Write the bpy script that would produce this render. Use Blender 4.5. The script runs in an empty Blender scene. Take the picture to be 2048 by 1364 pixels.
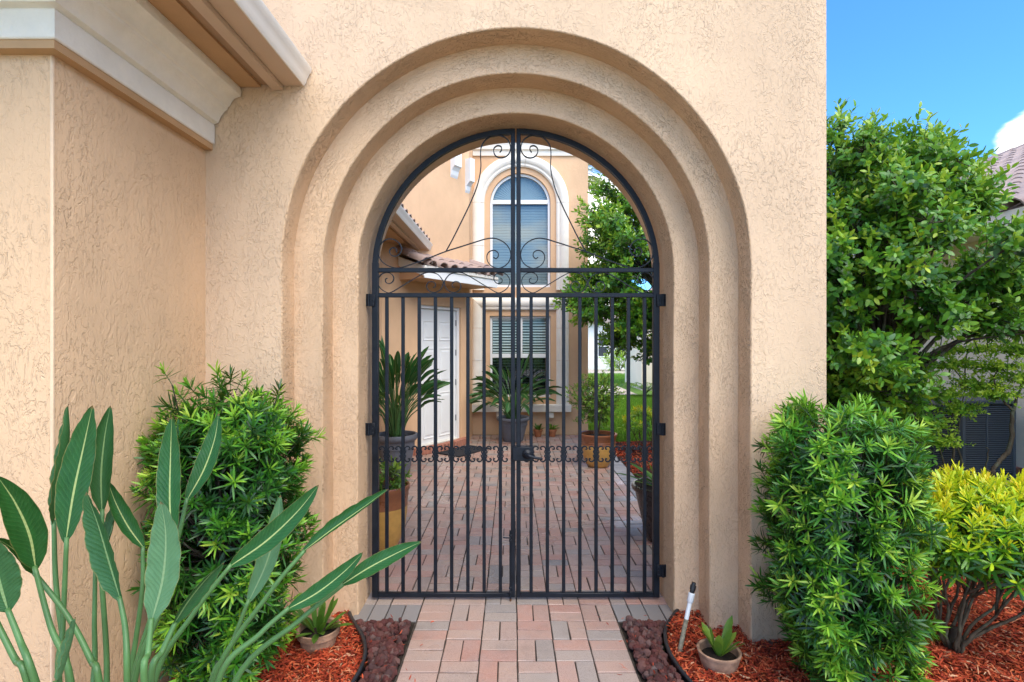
import bpy, bmesh, math, random
import numpy as np
from mathutils import Vector, Matrix
from mathutils.geometry import tessellate_polygon

random.seed(7)
RNG = np.random.default_rng(7)
R = math.radians
SC = bpy.context.scene
COL = SC.collection

# ------------------------------------------------------------------ camera, sky, sun, exposure
CAM_H = 1.72
FPX = 1065.0            # focal length in pixels of the 2048 px wide photograph
cam = bpy.data.cameras.new('camera')
cam.sensor_width = 36.0
cam.lens = FPX / 2048 * 36.0
cam.shift_y = 3.0 / 2048
cam.clip_start = 0.05
cam.clip_end = 2000
cam_ob = bpy.data.objects.new('camera', cam)
cam_ob.location = (0, 0, CAM_H)
cam_ob.rotation_euler = (R(90), 0, 0)
COL.objects.link(cam_ob)
SC.camera = cam_ob

SUN_EL, SUN_AZ = 51.0, 150.0        # azimuth clockwise from the view direction (+Y)
sd = Vector((math.sin(R(SUN_AZ)) * math.cos(R(SUN_EL)), math.cos(R(SUN_AZ)) * math.cos(R(SUN_EL)), math.sin(R(SUN_EL))))
sun = bpy.data.lights.new('sun', 'SUN')
sun.energy = 1.2
sun.angle = R(50)
sun.color = (1.0, 0.90, 0.77)
sun_ob = bpy.data.objects.new('sun', sun)
sun_ob.rotation_euler = sd.to_track_quat('Z', 'Y').to_euler()
sun_ob.location = (3, -6, 12)
COL.objects.link(sun_ob)

world = bpy.data.worlds.new('World')
SC.world = world
world.use_nodes = True
wn = world.node_tree
for n in list(wn.nodes):
    wn.nodes.remove(n)

def wnode(t, **kw):
    n = wn.nodes.new(t)
    for k, v in kw.items():
        setattr(n, k, v)
    return n
def wmath(op, a, b=None, clamp=False):
    n = wnode('ShaderNodeMath', operation=op, use_clamp=clamp)
    for i, v in enumerate((a, b)):
        if v is None:
            continue
        if isinstance(v, (int, float)):
            n.inputs[i].default_value = v
        else:
            wn.links.new(v, n.inputs[i])
    return n.outputs[0]
sky = wnode('ShaderNodeTexSky', sky_type='NISHITA')
sky.sun_disc = False
sky.sun_elevation = R(SUN_EL)
sky.sun_rotation = R(SUN_AZ)
sky.altitude = 0
sky.air_density = 1.0
sky.dust_density = 0.6
sky.ozone_density = 2.2
tc = wnode('ShaderNodeTexCoord')
sep = wnode('ShaderNodeSeparateXYZ')
wn.links.new(tc.outputs['Generated'], sep.inputs[0])
zz = wmath('MAXIMUM', sep.outputs[2], 0.03)
zz = wmath('ADD', zz, 0.12)
cmb = wnode('ShaderNodeCombineXYZ')
wn.links.new(wmath('DIVIDE', sep.outputs[0], zz), cmb.inputs[0])
wn.links.new(wmath('DIVIDE', sep.outputs[1], zz), cmb.inputs[1])
cn = wnode('ShaderNodeTexNoise')
cn.inputs['Scale'].default_value = 1.1
cn.inputs['Detail'].default_value = 9
cn.inputs['Roughness'].default_value = 0.55
wn.links.new(cmb.outputs[0], cn.inputs['Vector'])
def cloud_bump(x, y, width, k):
    d = Vector(((x - 1024) / FPX, 1, (685 - y) / FPX)).normalized()
    dn = wnode('ShaderNodeVectorMath', operation='DISTANCE')
    wn.links.new(tc.outputs['Generated'], dn.inputs[0])
    dn.inputs[1].default_value = d
    e = wmath('DIVIDE', dn.outputs['Value'], width)
    e = wmath('MULTIPLY', e, e)
    e = wmath('SUBTRACT', 1.0, e, clamp=True)
    return wmath('MULTIPLY', e, k)
b = wmath('ADD', cn.outputs['Fac'], cloud_bump(2105, 292, 0.085, 0.50))
b = wmath('ADD', b, cloud_bump(1185, 440, 0.16, 0.30))
b = wmath('SUBTRACT', b, cloud_bump(1780, -60, 0.62, 0.36))     # clear sky to the right of the house
cm = wnode('ShaderNodeMapRange', interpolation_type='SMOOTHSTEP')
cm.inputs[1].default_value = 0.47
cm.inputs[2].default_value = 0.62
wn.links.new(b, cm.inputs[0])
mixc = wnode('ShaderNodeMix', data_type='RGBA')
wn.links.new(cm.outputs[0], mixc.inputs['Factor'])
skt = wnode('ShaderNodeMix', data_type='RGBA', blend_type='MULTIPLY')
skt.inputs['Factor'].default_value = 1.0
wn.links.new(sky.outputs[0], skt.inputs['A'])
skt.inputs['B'].default_value = (.30, .63, .98, 1)
wn.links.new(skt.outputs['Result'], mixc.inputs['A'])
mixc.inputs['B'].default_value = (8.4, 8.2, 7.9, 1)
bg = wnode('ShaderNodeBackground')
bg.inputs['Strength'].default_value = 0.135
wn.links.new(mixc.outputs['Result'], bg.inputs['Color'])
wo = wnode('ShaderNodeOutputWorld')
wn.links.new(bg.outputs[0], wo.inputs['Surface'])

vs = SC.view_settings
vs.view_transform = 'Standard'
vs.look = 'None'
vs.exposure = 1.63
vs.gamma = 1.0
vs.use_curve_mapping = False
cy = SC.cycles
cy.max_bounces = 7
cy.diffuse_bounces = 4
cy.glossy_bounces = 3
cy.transmission_bounces = 4
cy.transparent_max_bounces = 8
cy.caustics_reflective = False
cy.caustics_refractive = False

# ------------------------------------------------------------------ helpers
ROOT = {}          # object -> world position of its thing's root

def P(x, y, d):
    """pixel of the photograph + distance -> point in the place"""
    return np.array(((x - 1024) * d / FPX, d, CAM_H - (y - 685) * d / FPX))

def tag(o, label=None, cat=None, group=None, kind=None):
    if label: o['label'] = label
    if cat: o['category'] = cat
    if group: o['group'] = group
    if kind: o['kind'] = kind
    return o

def thing(name, loc, label, cat, group=None):
    o = bpy.data.objects.new(name, None)
    o.empty_display_size = 0.1
    o.location = loc
    COL.objects.link(o)
    ROOT[o] = np.array(loc, float)
    return tag(o, label, cat, group)

def mesh_data(name, V, F, mat=None, uv=None, smooth=True, sharp=40):
    V = np.asarray(V, float)
    me = bpy.data.meshes.new(name)
    if isinstance(F, np.ndarray):
        F = F.tolist()
    me.from_pydata(V.tolist(), [], F)
    if uv is not None:
        uv = np.asarray(uv, float)
        li = np.empty(len(me.loops), dtype=np.int32)
        me.loops.foreach_get('vertex_index', li)
        lay = me.uv_layers.new(name='UVMap')
        lay.data.foreach_set('uv', uv[li].ravel())
    if smooth:
        me.polygons.foreach_set('use_smooth', np.ones(len(me.polygons), dtype=bool))
        if sharp:
            me.set_sharp_from_angle(angle=R(sharp))
    if mat:
        me.materials.append(mat)
    me.update()
    return me

def mk(name, V, F, mat, parent=None, uv=None, smooth=True, sharp=40, kind=None):
    V = np.asarray(V, float)
    if parent is not None:
        V = V - ROOT[parent]
    o = bpy.data.objects.new(name, mesh_data(name, V, F, mat, uv, smooth, sharp))
    COL.objects.link(o)
    if parent is not None:
        o.parent = parent
        ROOT[o] = ROOT[parent]
    else:
        ROOT[o] = np.zeros(3)
    if kind:
        o['kind'] = kind
    return o

def inst(name, me, parent, M, color=None, local_root=None):
    """object sharing mesh data, M is a world matrix (parent has no rotation)"""
    o = bpy.data.objects.new(name, me)
    COL.objects.link(o)
    if parent is not None:
        o.parent = parent
        r = ROOT[parent]
        M = Matrix.Translation((-r[0], -r[1], -r[2])) @ M
        ROOT[o] = r
    o.matrix_basis = M
    if color is not None:
        o.color = (color, color, color, 1)
    return o

class G:
    def __init__(s):
        s.V, s.F, s.U, s.n = [], [], [], 0
    def add(s, V, F, uv=None):
        V = np.asarray(V, float)
        s.V.append(V)
        s.F.extend([[i + s.n for i in f] for f in F])
        s.U.append(np.zeros((len(V), 2)) if uv is None else np.asarray(uv, float))
        s.n += len(V)
        return s
    def get(s):
        return np.vstack(s.V), s.F, np.vstack(s.U)
    def mk(s, name, mat, parent=None, **k):
        V, F, U = s.get()
        return mk(name, V, F, mat, parent, uv=U, **k)

def box(x0, x1, y0, y1, z0, z1, c=0.0):
    """box with chamfered edges"""
    if c <= 0:
        V = [(x, y, z) for x in (x0, x1) for y in (y0, y1) for z in (z0, z1)]
        F = [(0, 1, 3, 2), (4, 6, 7, 5), (0, 4, 5, 1), (2, 3, 7, 6), (0, 2, 6, 4), (1, 5, 7, 3)]
        return np.array(V), F
    bm = bmesh.new()
    bmesh.ops.create_cube(bm, size=1.0)
    for v in bm.verts:
        v.co = Vector((x0 + (v.co.x + .5) * (x1 - x0), y0 + (v.co.y + .5) * (y1 - y0), z0 + (v.co.z + .5) * (z1 - z0)))
    bmesh.ops.bevel(bm, geom=bm.edges[:], offset=c, segments=1, affect='EDGES')
    bm.verts.index_update()
    V = np.array([v.co[:] for v in bm.verts])
    F = [[v.index for v in f.verts] for f in bm.faces]
    bm.free()
    return V, F

def xf(V, M):
    V = np.asarray(V, float)
    M = np.array(M)
    return V @ M[:3, :3].T + M[:3, 3]

def catmull(pts, sub=6):
    p = np.asarray(pts, float)
    p = np.vstack([2 * p[0] - p[1], p, 2 * p[-1] - p[-2]])
    out = []
    for i in range(1, len(p) - 2):
        for k in range(sub):
            t = k / sub
            a, b, c, d = p[i - 1], p[i], p[i + 1], p[i + 2]
            out.append(0.5 * ((2 * b) + (c - a) * t + (2 * a - 5 * b + 4 * c - d) * t * t + (3 * b - a - 3 * c + d) * t ** 3))
    out.append(p[-2])
    return np.array(out)

def tube(pts, rad, n=8, cap=True):
    p = np.asarray(pts, float)
    m = len(p)
    rad = np.full(m, rad) if np.isscalar(rad) else np.interp(np.linspace(0, 1, m), np.linspace(0, 1, len(rad)), rad)
    t = np.gradient(p, axis=0)
    t /= np.linalg.norm(t, axis=1)[:, None] + 1e-12
    u = np.cross(t[0], (0, 0, 1.0))
    if np.linalg.norm(u) < 1e-3:
        u = np.array((1.0, 0, 0))
    V, F, U = [], [], []
    a = np.arange(n) / n * 2 * math.pi
    L = 0
    for i in range(m):
        u = u - t[i] * np.dot(u, t[i])
        u /= np.linalg.norm(u)
        w = np.cross(t[i], u)
        V.append(p[i] + rad[i] * (np.cos(a)[:, None] * u + np.sin(a)[:, None] * w))
        if i:
            L += np.linalg.norm(p[i] - p[i - 1])
        U.append(np.column_stack([a * 0.05, np.full(n, L)]))
    for i in range(m - 1):
        for k in range(n):
            k2 = (k + 1) % n
            F.append((i * n + k, i * n + k2, (i + 1) * n + k2, (i + 1) * n + k))
    if cap:
        F.append(tuple(range(n))[::-1])
        F.append(tuple((m - 1) * n + k for k in range(n)))
    return np.vstack(V), F, np.vstack(U)

def lathe(prof, n=36, c=(0, 0, 0), wob=0.0):
    V, F, U = [], [], []
    for j, (r, z) in enumerate(prof):
        for k in range(n):
            a = k / n * 2 * math.pi
            rr = r * (1 + wob * math.sin(3 * a + j))
            V.append((c[0] + rr * math.cos(a), c[1] + rr * math.sin(a), c[2] + z))
            U.append((k / n, z))
    for j in range(len(prof) - 1):
        for k in range(n):
            k2 = (k + 1) % n
            F.append((j * n + k, j * n + k2, (j + 1) * n + k2, (j + 1) * n + k))
    return np.array(V), F, np.array(U)

def sweep(prof_pts):
    """list of equal-length rows of points -> grid"""
    A = np.array(prof_pts, float)
    m, n = A.shape[:2]
    F = [(i * n + k, i * n + k + 1, (i + 1) * n + k + 1, (i + 1) * n + k) for i in range(m - 1) for k in range(n - 1)]
    return A.reshape(-1, 3), F

def basis(z, roll=0.0):
    z = np.asarray(z, float)
    z = z / np.linalg.norm(z)
    x = np.cross((0, 0, 1.0), z)
    if np.linalg.norm(x) < 1e-3:
        x = np.array((1.0, 0, 0))
    x /= np.linalg.norm(x)
    y = np.cross(z, x)
    c, s = math.cos(roll), math.sin(roll)
    return np.column_stack([c * x + s * y, -s * x + c * y, z])

def mat4(Rm, pos, s=1.0):
    M = np.eye(4)
    M[:3, :3] = Rm * s
    M[:3, 3] = pos
    return M

# ------------------------------------------------------------------ materials
class NT:
    def __init__(s, name):
        s.m = bpy.data.materials.new(name)
        s.m.use_nodes = True
        s.t = s.m.node_tree
        s.b = s.t.nodes['Principled BSDF']
        s.out = s.t.nodes['Material Output']
    def n(s, t, **kw):
        nd = s.t.nodes.new(t)
        for k, v in kw.items():
            setattr(nd, k, v)
        return nd
    def l(s, a, b):
        s.t.links.new(a, b)
    def math(s, op, a, b=None, c=None, clamp=False):
        nd = s.n('ShaderNodeMath', operation=op, use_clamp=clamp)
        for i, v in enumerate((a, b, c)):
            if v is None: continue
            if isinstance(v, (int, float)): nd.inputs[i].default_value = v
            else: s.l(v, nd.inputs[i])
        return nd.outputs[0]
    def noise(s, vec, scale, detail=3, rough=.5, dist=0.0):
        nd = s.n('ShaderNodeTexNoise')
        nd.inputs['Scale'].default_value = scale
        nd.inputs['Detail'].default_value = detail
        nd.inputs['Roughness'].default_value = rough
        nd.inputs['Distortion'].default_value = dist
        if vec is not None: s.l(vec, nd.inputs['Vector'])
        return nd
    def mapr(s, v, a, b, c=0.0, d=1.0, smooth=False):
        nd = s.n('ShaderNodeMapRange')
        if smooth: nd.interpolation_type = 'SMOOTHSTEP'
        s.l(v, nd.inputs[0])
        for i, q in enumerate((a, b, c, d)): nd.inputs[i + 1].default_value = q
        return nd.outputs[0]
    def ramp(s, v, stops, interp='LINEAR'):
        nd = s.n('ShaderNodeValToRGB')
        cr = nd.color_ramp
        cr.interpolation = interp
        while len(cr.elements) < len(stops): cr.elements.new(0.5)
        for e, (p, c) in zip(cr.elements, stops):
            e.position = p
            e.color = (*c, 1)
        s.l(v, nd.inputs[0])
        return nd.outputs[0]
    def mix(s, f, a, b, blend='MIX'):
        nd = s.n('ShaderNodeMix', data_type='RGBA', blend_type=blend)
        for sock, v in ((nd.inputs['Factor'], f), (nd.inputs['A'], a), (nd.inputs['B'], b)):
            if isinstance(v, (int, float)): sock.default_value = v
            elif isinstance(v, tuple): sock.default_value = (*v, 1)
            else: s.l(v, sock)
        return nd.outputs['Result']
    def bump(s, h, strength, dist):
        nd = s.n('ShaderNodeBump')
        nd.inputs['Strength'].default_value = strength
        nd.inputs['Distance'].default_value = dist
        s.l(h, nd.inputs['Height'])
        s.l(nd.outputs[0], s.b.inputs['Normal'])
        return nd
    def set(s, **k):
        for a, v in k.items():
            sock = s.b.inputs[{'color': 'Base Color', 'rough': 'Roughness', 'metal': 'Metallic', 'spec': 'Specular IOR Level', 'coat': 'Coat Weight'}[a]]
            if isinstance(v, tuple): sock.default_value = (*v, 1)
            elif isinstance(v, (int, float)): sock.default_value = v
            else: s.l(v, sock)
        return s
    def uv(s):
        return s.n('ShaderNodeTexCoord').outputs['UV']
    def obj(s):
        return s.n('ShaderNodeTexCoord').outputs['Object']
    def mapping(s, vec, scale=(1, 1, 1), loc=(0, 0, 0)):
        nd = s.n('ShaderNodeMapping')
        nd.inputs['Scale'].default_value = scale
        nd.inputs['Location'].default_value = loc
        s.l(vec, nd.inputs['Vector'])
        return nd.outputs[0]

def stucco(name, col, stretch=0.5, scale=26.0, amt=1.0, seed=0.0, streak=0.0, foot=False):
    s = NT(name)
    uv = s.mapping(s.uv(), (1, stretch, 1), (seed, seed * 1.7, 0))
    warp = s.noise(uv, 7, 2)
    vm = s.n('ShaderNodeVectorMath', operation='MULTIPLY_ADD')
    s.l(warp.outputs['Color'], vm.inputs[0])
    vm.inputs[1].default_value = (.10, .10, 0)
    s.l(uv, vm.inputs[2])
    v = vm.outputs[0]
    a = s.noise(v, scale, 3.5, .58, .6).outputs['Fac']
    a2 = s.noise(v, scale * 2.1, 3, .6, 1.0).outputs['Fac']
    m = s.mapr(s.noise(uv, 3.4, 3).outputs['Fac'], .40, .62, .30, 1.0)
    h = s.mapr(a, .53, .60, 0, 1, True)
    h2 = s.mapr(a2, .57, .63, 0, .6, True)
    hh = s.math('MULTIPLY', s.math('ADD', h, h2), m)
    fine = s.noise(uv, 170, 3, .6).outputs['Fac']
    hh = s.math('ADD', hh, s.math('MULTIPLY', fine, .42))
    broad = s.noise(uv, 5.0, 2).outputs['Fac']
    hh = s.math('ADD', hh, s.math('MULTIPLY', broad, .9))
    if streak:
        st = s.noise(s.mapping(s.uv(), (1, .035, 1)), 55, 2).outputs['Fac']
        hh = s.math('ADD', hh, s.math('MULTIPLY', s.mapr(st, .45, .62, 0, 1, True), streak))
    s.bump(hh, .74 * amt, .0045)
    big = s.noise(uv, 1.6, 5, .6).outputs['Fac']
    dark = tuple(c * .88 for c in col)
    lite = tuple(min(1, c * 1.06) for c in col)
    c = s.mix(s.mapr(big, .35, .68), dark, lite)
    sp = s.mapr(s.noise(uv, 90, 4, .7).outputs['Fac'], .66, .74)
    c = s.mix(s.math('MULTIPLY', sp, .12), c, tuple(c_ * .6 for c_ in col))
    suv = s.n('ShaderNodeSeparateXYZ')
    s.l(s.uv(), suv.inputs[0])
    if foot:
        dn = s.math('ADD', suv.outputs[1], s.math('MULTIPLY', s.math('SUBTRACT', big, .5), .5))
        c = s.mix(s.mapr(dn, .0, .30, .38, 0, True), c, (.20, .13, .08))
    st2 = s.noise(s.mapping(s.uv(), (9, .9, 1)), 1.0, 4, .6).outputs['Fac']
    c = s.mix(s.mapr(st2, .60, .78, 0, .16), c, tuple(c_ * .72 for c_ in col))
    s.set(color=c, rough=.82, spec=.25)
    return s.m

def plain(name, col, rough=.5, metal=0.0, var=.08, scale=8.0, bumpy=0.0, bscale=60.0, spec=.5):
    s = NT(name)
    o = s.obj()
    n = s.noise(o, scale, 4, .6).outputs['Fac']
    c = s.mix(s.mapr(n, .3, .7), tuple(x * (1 - var) for x in col), tuple(min(1, x * (1 + var)) for x in col))
    s.set(color=c, metal=metal, spec=spec, rough=s.mapr(n, .3, .7, max(.02, rough - .07), min(1, rough + .07)))
    if bumpy:
        s.bump(s.noise(o, bscale, 4, .6).outputs['Fac'], bumpy, .004)
    return s.m

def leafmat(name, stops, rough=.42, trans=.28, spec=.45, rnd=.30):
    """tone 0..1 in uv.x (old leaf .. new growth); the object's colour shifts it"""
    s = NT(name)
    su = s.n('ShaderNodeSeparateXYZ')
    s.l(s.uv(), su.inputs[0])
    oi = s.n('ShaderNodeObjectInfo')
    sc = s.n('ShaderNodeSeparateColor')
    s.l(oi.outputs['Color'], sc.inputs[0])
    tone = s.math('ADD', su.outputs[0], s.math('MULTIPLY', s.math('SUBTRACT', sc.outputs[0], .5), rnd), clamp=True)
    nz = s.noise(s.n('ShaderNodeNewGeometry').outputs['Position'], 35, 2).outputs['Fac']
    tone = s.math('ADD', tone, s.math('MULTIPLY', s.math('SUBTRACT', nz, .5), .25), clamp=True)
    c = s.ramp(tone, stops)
    s.set(color=c, rough=rough, spec=spec)
    tr = s.n('ShaderNodeBsdfTranslucent')
    s.l(s.mix(.35, c, (.45, .62, .05), 'MIX'), tr.inputs['Color'])
    mx = s.n('ShaderNodeMixShader')
    mx.inputs[0].default_value = trans
    s.l(s.b.outputs[0], mx.inputs[1])
    s.l(tr.outputs[0], mx.inputs[2])
    s.l(mx.outputs[0], s.out.inputs['Surface'])
    return s.m

TAN = (.66, .455, .262)
M = {}
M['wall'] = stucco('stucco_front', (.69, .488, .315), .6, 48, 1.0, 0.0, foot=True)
M['ring'] = stucco('stucco_ring', (.71, .485, .30), 1.9, 46, 1.1, 3.0)
M['reveal'] = stucco('stucco_reveal', (.69, .46, .275), 1.5, 40, 1.6, 5.0)
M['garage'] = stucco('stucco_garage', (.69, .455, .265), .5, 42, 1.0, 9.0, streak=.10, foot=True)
M['house'] = stucco('stucco_house', (.70, .445, .26), .7, 26, .5, 12.0)
M['cornice'] = plain('painted_cornice', (.80, .735, .62), .75, 0, .07, 6, .9, 55, .25)
M['bead'] = plain('corner_highlight_paint', (.74, .53, .34), .8, 0, .06, 20, .4, 90, .25)  # lighter than the wall: corner highlight and worn paint put into the colour
M['soffit'] = plain('painted_soffit', (.50, .30, .15), .7, 0, .10, 3, .3, 50, .25)
M['fascia_brown'] = plain('brown_board', (.40, .255, .15), .6, 0, .1, 4, .1, 60, .3)
M['gutter_tan'] = plain('tan_gutter_metal', (.58, .42, .29), .4, 0, .04, 3, 0, 50, .4)
M['gutter_white'] = plain('white_gutter_metal', (.80, .75, .66), .38, 0, .04, 3, 0, 50, .4)
M['white'] = plain('white_paint', (.78, .78, .76), .42, 0, .03, 5, 0, 60, .4)
M['trim'] = plain('precast_trim', (.80, .74, .64), .75, 0, .06, 5, .35, 90, .25)
M['iron'] = plain('black_painted_iron', (.0075, .010, .015), .42, 0, .3, 14, .25, 160, .28)
M['rust'] = plain('rusted_iron', (.10, .045, .02), .8, 0, .4, 60, .4, 200, .3)
M['dark'] = plain('dark_interior', (.018, .02, .022), .8)
M['blind'] = plain('blind_slat', (.58, .62, .60), .5, 0, .03, 5)
M['shade'] = plain('pleated_shade', (.36, .41, .42), .7, 0, .04, 6)
M['soil'] = plain('dark_soil', (.025, .018, .013), .95, 0, .5, 60, .8, 90, .2)
M['greypot'] = plain('grey_resin', (.115, .125, .15), .5, 0, .12, 10, .15, 60, .4)
M['darkpot'] = plain('dark_brown_glaze', (.035, .026, .024), .28, 0, .3, 12, .1, 60, .5)
M['terra'] = plain('terracotta', (.40, .155, .07), .75, 0, .18, 14, .25, 70, .3)
M['oldterra'] = plain('weathered_terracotta', (.34, .20, .125), .85, 0, .35, 22, .35, 60, .25)
M['amber'] = plain('amber_glaze', (.55, .30, .075), .35, 0, .14, 12, .1, 60, .5)
M['brownglaze'] = plain('brown_glaze', (.26, .095, .04), .32, 0, .15, 12, .1, 60, .5)
M['dirty_pvc'] = plain('dirty_plastic', (.24, .21, .14), .7, 0, .5, 40, .2, 60, .3)
M['pvc'] = plain('white_plastic', (.72, .72, .70), .4, 0, .05, 20)
M['black_plastic'] = plain('black_plastic', (.016, .017, .020), .38, 0, .2, 20, .1, 60, .5)
M['rubber'] = plain('black_rubber_mat', (.014, .015, .019), .8, 0, .3, 40, .6, 200, .3)
M['ac'] = plain('grey_metal_unit', (.075, .085, .10), .5, 0, .12, 3, 0, 60, .4)
M['ac_dark'] = plain('dark_metal_unit', (.030, .034, .042), .55, 0, .12, 3, 0, 60, .4)
M['cream'] = plain('cream_stucco', (.80, .71, .58), .85, 0, .05, 2, .5, 40, .25)
M['farwhite'] = plain('far_white_stucco', (.74, .72, .68), .85, 0, .05, 2, .3, 40, .25)
M['concrete'] = plain('sidewalk_concrete', (.50, .43, .34), .85, 0, .1, 3, .3, 50, .25)
M['brick'] = plain('step_brick', (.36, .15, .10), .85, 0, .3, 9, .4, 90, .25)
M['mound'] = plain('mulch_ground', (.17, .042, .018), .95, 0, .5, 40, .9, 60, .15)
M['darkmound'] = plain('dark_mulch_ground', (.05, .022, .015), .95, 0, .5, 40, .9, 60, .15)
M['sand'] = plain('joint_sand', (.060, .048, .038), .95, 0, .4, 30, .6, 120, .2)
M['turf'] = plain('turf', (.10, .19, .03), .95, 0, .3, 6, .8, 80, .15)

def bark(name, a, b, sc=(30, 30, 6)):
    s = NT(name)
    o = s.mapping(s.obj(), sc)
    n = s.noise(o, 1.0, 5, .65).outputs['Fac']
    l = s.mapr(s.noise(s.obj(), 12, 3).outputs['Fac'], .52, .62)
    c = s.mix(s.mapr(n, .3, .7), a, b)
    c = s.mix(s.math('MULTIPLY', l, .5), c, (.15, .17, .10))
    s.set(color=c, rough=.9, spec=.2)
    s.bump(n, .8, .006)
    return s.m
M['bark'] = bark('bark_grey', (.045, .032, .020), (.14, .105, .065))
M['barkdark'] = bark('bark_dark', (.03, .022, .016), (.09, .07, .05))

def tilemat(name, c1, c2, c3):
    s = NT(name)
    oi = s.n('ShaderNodeObjectInfo')
    ri = s.n('ShaderNodeNewGeometry').outputs['Random Per Island']
    r = s.math('FRACT', s.math('ADD', oi.outputs['Random'], s.math('MULTIPLY', ri, 3.7)))
    c = s.ramp(r, [(0, c1), (.5, c2), (1, c3)])
    n = s.noise(s.obj(), 20, 4, .65).outputs['Fac']
    c = s.mix(s.mapr(n, .35, .7, 0, .35), c, (.16, .13, .12))
    s.set(color=c, rough=.85, spec=.2)
    s.bump(n, .3, .004)
    return s.m
M['rooftile'] = tilemat('clay_roof_tile', (.36, .25, .20), (.42, .31, .26), (.30, .22, .20))
M['farrooftile'] = tilemat('far_roof_tile', (.36, .27, .23), (.44, .34, .30), (.32, .25, .23))

def pavermat():
    s = NT('concrete_paver')
    oi = s.n('ShaderNodeObjectInfo')
    ri = s.n('ShaderNodeNewGeometry').outputs['Random Per Island']
    r = s.math('FRACT', s.math('ADD', oi.outputs['Random'], s.math('MULTIPLY', ri, 5.3)))
    c = s.ramp(r, [(0, (.36, .155, .112)), (.16, (.41, .195, .142)), (.32, (.38, .25, .195)), (.46, (.41, .25, .188)), (.60, (.35, .17, .125)), (.74, (.32, .255, .215)),
                   (.84, (.150, .150, .150)), (.90, (.38, .245, .185)), (1, (.24, .215, .195))])
    c = s.mix(.12, c, (.37, .29, .235))
    pos = s.n('ShaderNodeNewGeometry').outputs['Position']
    n = s.noise(pos, 7, 5, .65).outputs['Fac']
    c = s.mix(s.mapr(n, .35, .65, 0, .5), c, s.mix(.6, c, (.30, .27, .25)))
    g = s.noise(pos, 260, 3, .7).outputs['Fac']
    c = s.mix(s.mapr(g, .42, .75, 0, .5), c, (.50, .40, .33))
    c = s.mix(s.mapr(g, .30, .46, .7, 0), c, (.09, .065, .055))
    stn = s.noise(pos, 2.6, 5, .7).outputs['Fac']
    c = s.mix(s.mapr(stn, .52, .68, 0, .30), c, (.125, .10, .085))
    wet = s.mapr(s.noise(pos, 1.7, 3).outputs['Fac'], .42, .62)
    s.set(color=c, rough=s.mapr(wet, 0, 1, .62, .20), spec=.6)
    h = s.math('ADD', g, s.math('MULTIPLY', n, 1.4))
    s.bump(h, .42, .0022)
    return s.m
M['paver'] = pavermat()
def paver_grey():
    s = NT('grey_border_paver')
    pos = s.n('ShaderNodeNewGeometry').outputs['Position']
    oi = s.n('ShaderNodeObjectInfo')
    ri = s.n('ShaderNodeNewGeometry').outputs['Random Per Island']
    r = s.math('FRACT', s.math('ADD', oi.outputs['Random'], s.math('MULTIPLY', ri, 5.3)))
    c = s.ramp(r, [(0, (.21, .195, .185)), (.5, (.26, .235, .22)), (1, (.17, .16, .155))])
    g = s.noise(pos, 200, 3, .7).outputs['Fac']
    s.set(color=c, rough=.42, spec=.45)
    s.bump(g, .4, .002)
    return s.m
M['paver_grey'] = paver_grey()

def rockmat():
    s = NT('lava_rock')
    oi = s.n('ShaderNodeObjectInfo')
    c = s.ramp(oi.outputs['Random'], [(0, (.11, .042, .038)), (.3, (.19, .055, .045)), (.55, (.13, .075, .068)), (.8, (.24, .085, .065)), (1, (.25, .18, .16))])
    n = s.noise(s.obj(), 70, 4, .7).outputs['Fac']
    c = s.mix(s.mapr(n, .35, .7, 0, .5), c, (.05, .026, .025))
    s.set(color=c, rough=.9, spec=.25)
    s.bump(n, 1.0, .008)
    return s.m
M['rock'] = rockmat()

def tonemat(name, stops, rough=.8, bumpy=.5):
    s = NT(name)
    su = s.n('ShaderNodeSeparateXYZ')
    s.l(s.uv(), su.inputs[0])
    s.set(color=s.ramp(su.outputs[0], stops), rough=rough, spec=.25)
    if bumpy:
        s.bump(s.noise(s.n('ShaderNodeNewGeometry').outputs['Position'], 300, 3).outputs['Fac'], bumpy, .002)
    return s.m
M['mulch'] = tonemat('red_mulch', [(0, (.10, .014, .007)), (.32, (.28, .032, .012)), (.66, (.47, .070, .024)), (.90, (.57, .14, .048)), (1, (.54, .33, .19))])
M['darkmulch'] = tonemat('dark_mulch', [(0, (.02, .010, .007)), (.5, (.07, .028, .018)), (.9, (.13, .05, .03)), (1, (.22, .14, .09))])
M['grass'] = leafmat('grass_blades', [(0, (.05, .15, .012)), (.5, (.13, .33, .02)), (1, (.26, .46, .05))], .55, .35, .3)

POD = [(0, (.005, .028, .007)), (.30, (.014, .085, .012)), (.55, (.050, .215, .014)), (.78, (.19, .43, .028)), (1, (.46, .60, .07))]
M['pod'] = leafmat('podocarpus_leaf', POD, .38, .25, .45)
TREE = [(0, (.012, .055, .010)), (.35, (.036, .15, .016)), (.65, (.13, .34, .022)), (1, (.46, .56, .04))]
M['treeleaf'] = leafmat('tree_leaf', TREE, .35, .30, .5)
SMALL = [(0, (.05, .15, .012)), (.45, (.22, .46, .025)), (1, (.58, .70, .06))]
M['smallleaf'] = leafmat('small_leaf', SMALL, .42, .35, .4)
CROT = [(0, (.014, .065, .012)), (.3, (.04, .18, .018)), (.48, (.19, .42, .016)), (.68, (.52, .64, .02)), (.92, (.84, .74, .02)), (1, (.82, .56, .03))]
M['croton'] = leafmat('croton_leaf', CROT, .32, .30, .5)
M['potgreen'] = leafmat('pot_plant_leaf', [(0, (.03, .10, .015)), (.5, (.085, .20, .022)), (1, (.30, .42, .05))], .4, .3, .45)
M['palmleaf'] = leafmat('palm_leaf', [(0, (.06, .10, .03)), (.5, (.15, .22, .06)), (1, (.42, .38, .08))], .45, .3, .4)

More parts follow.
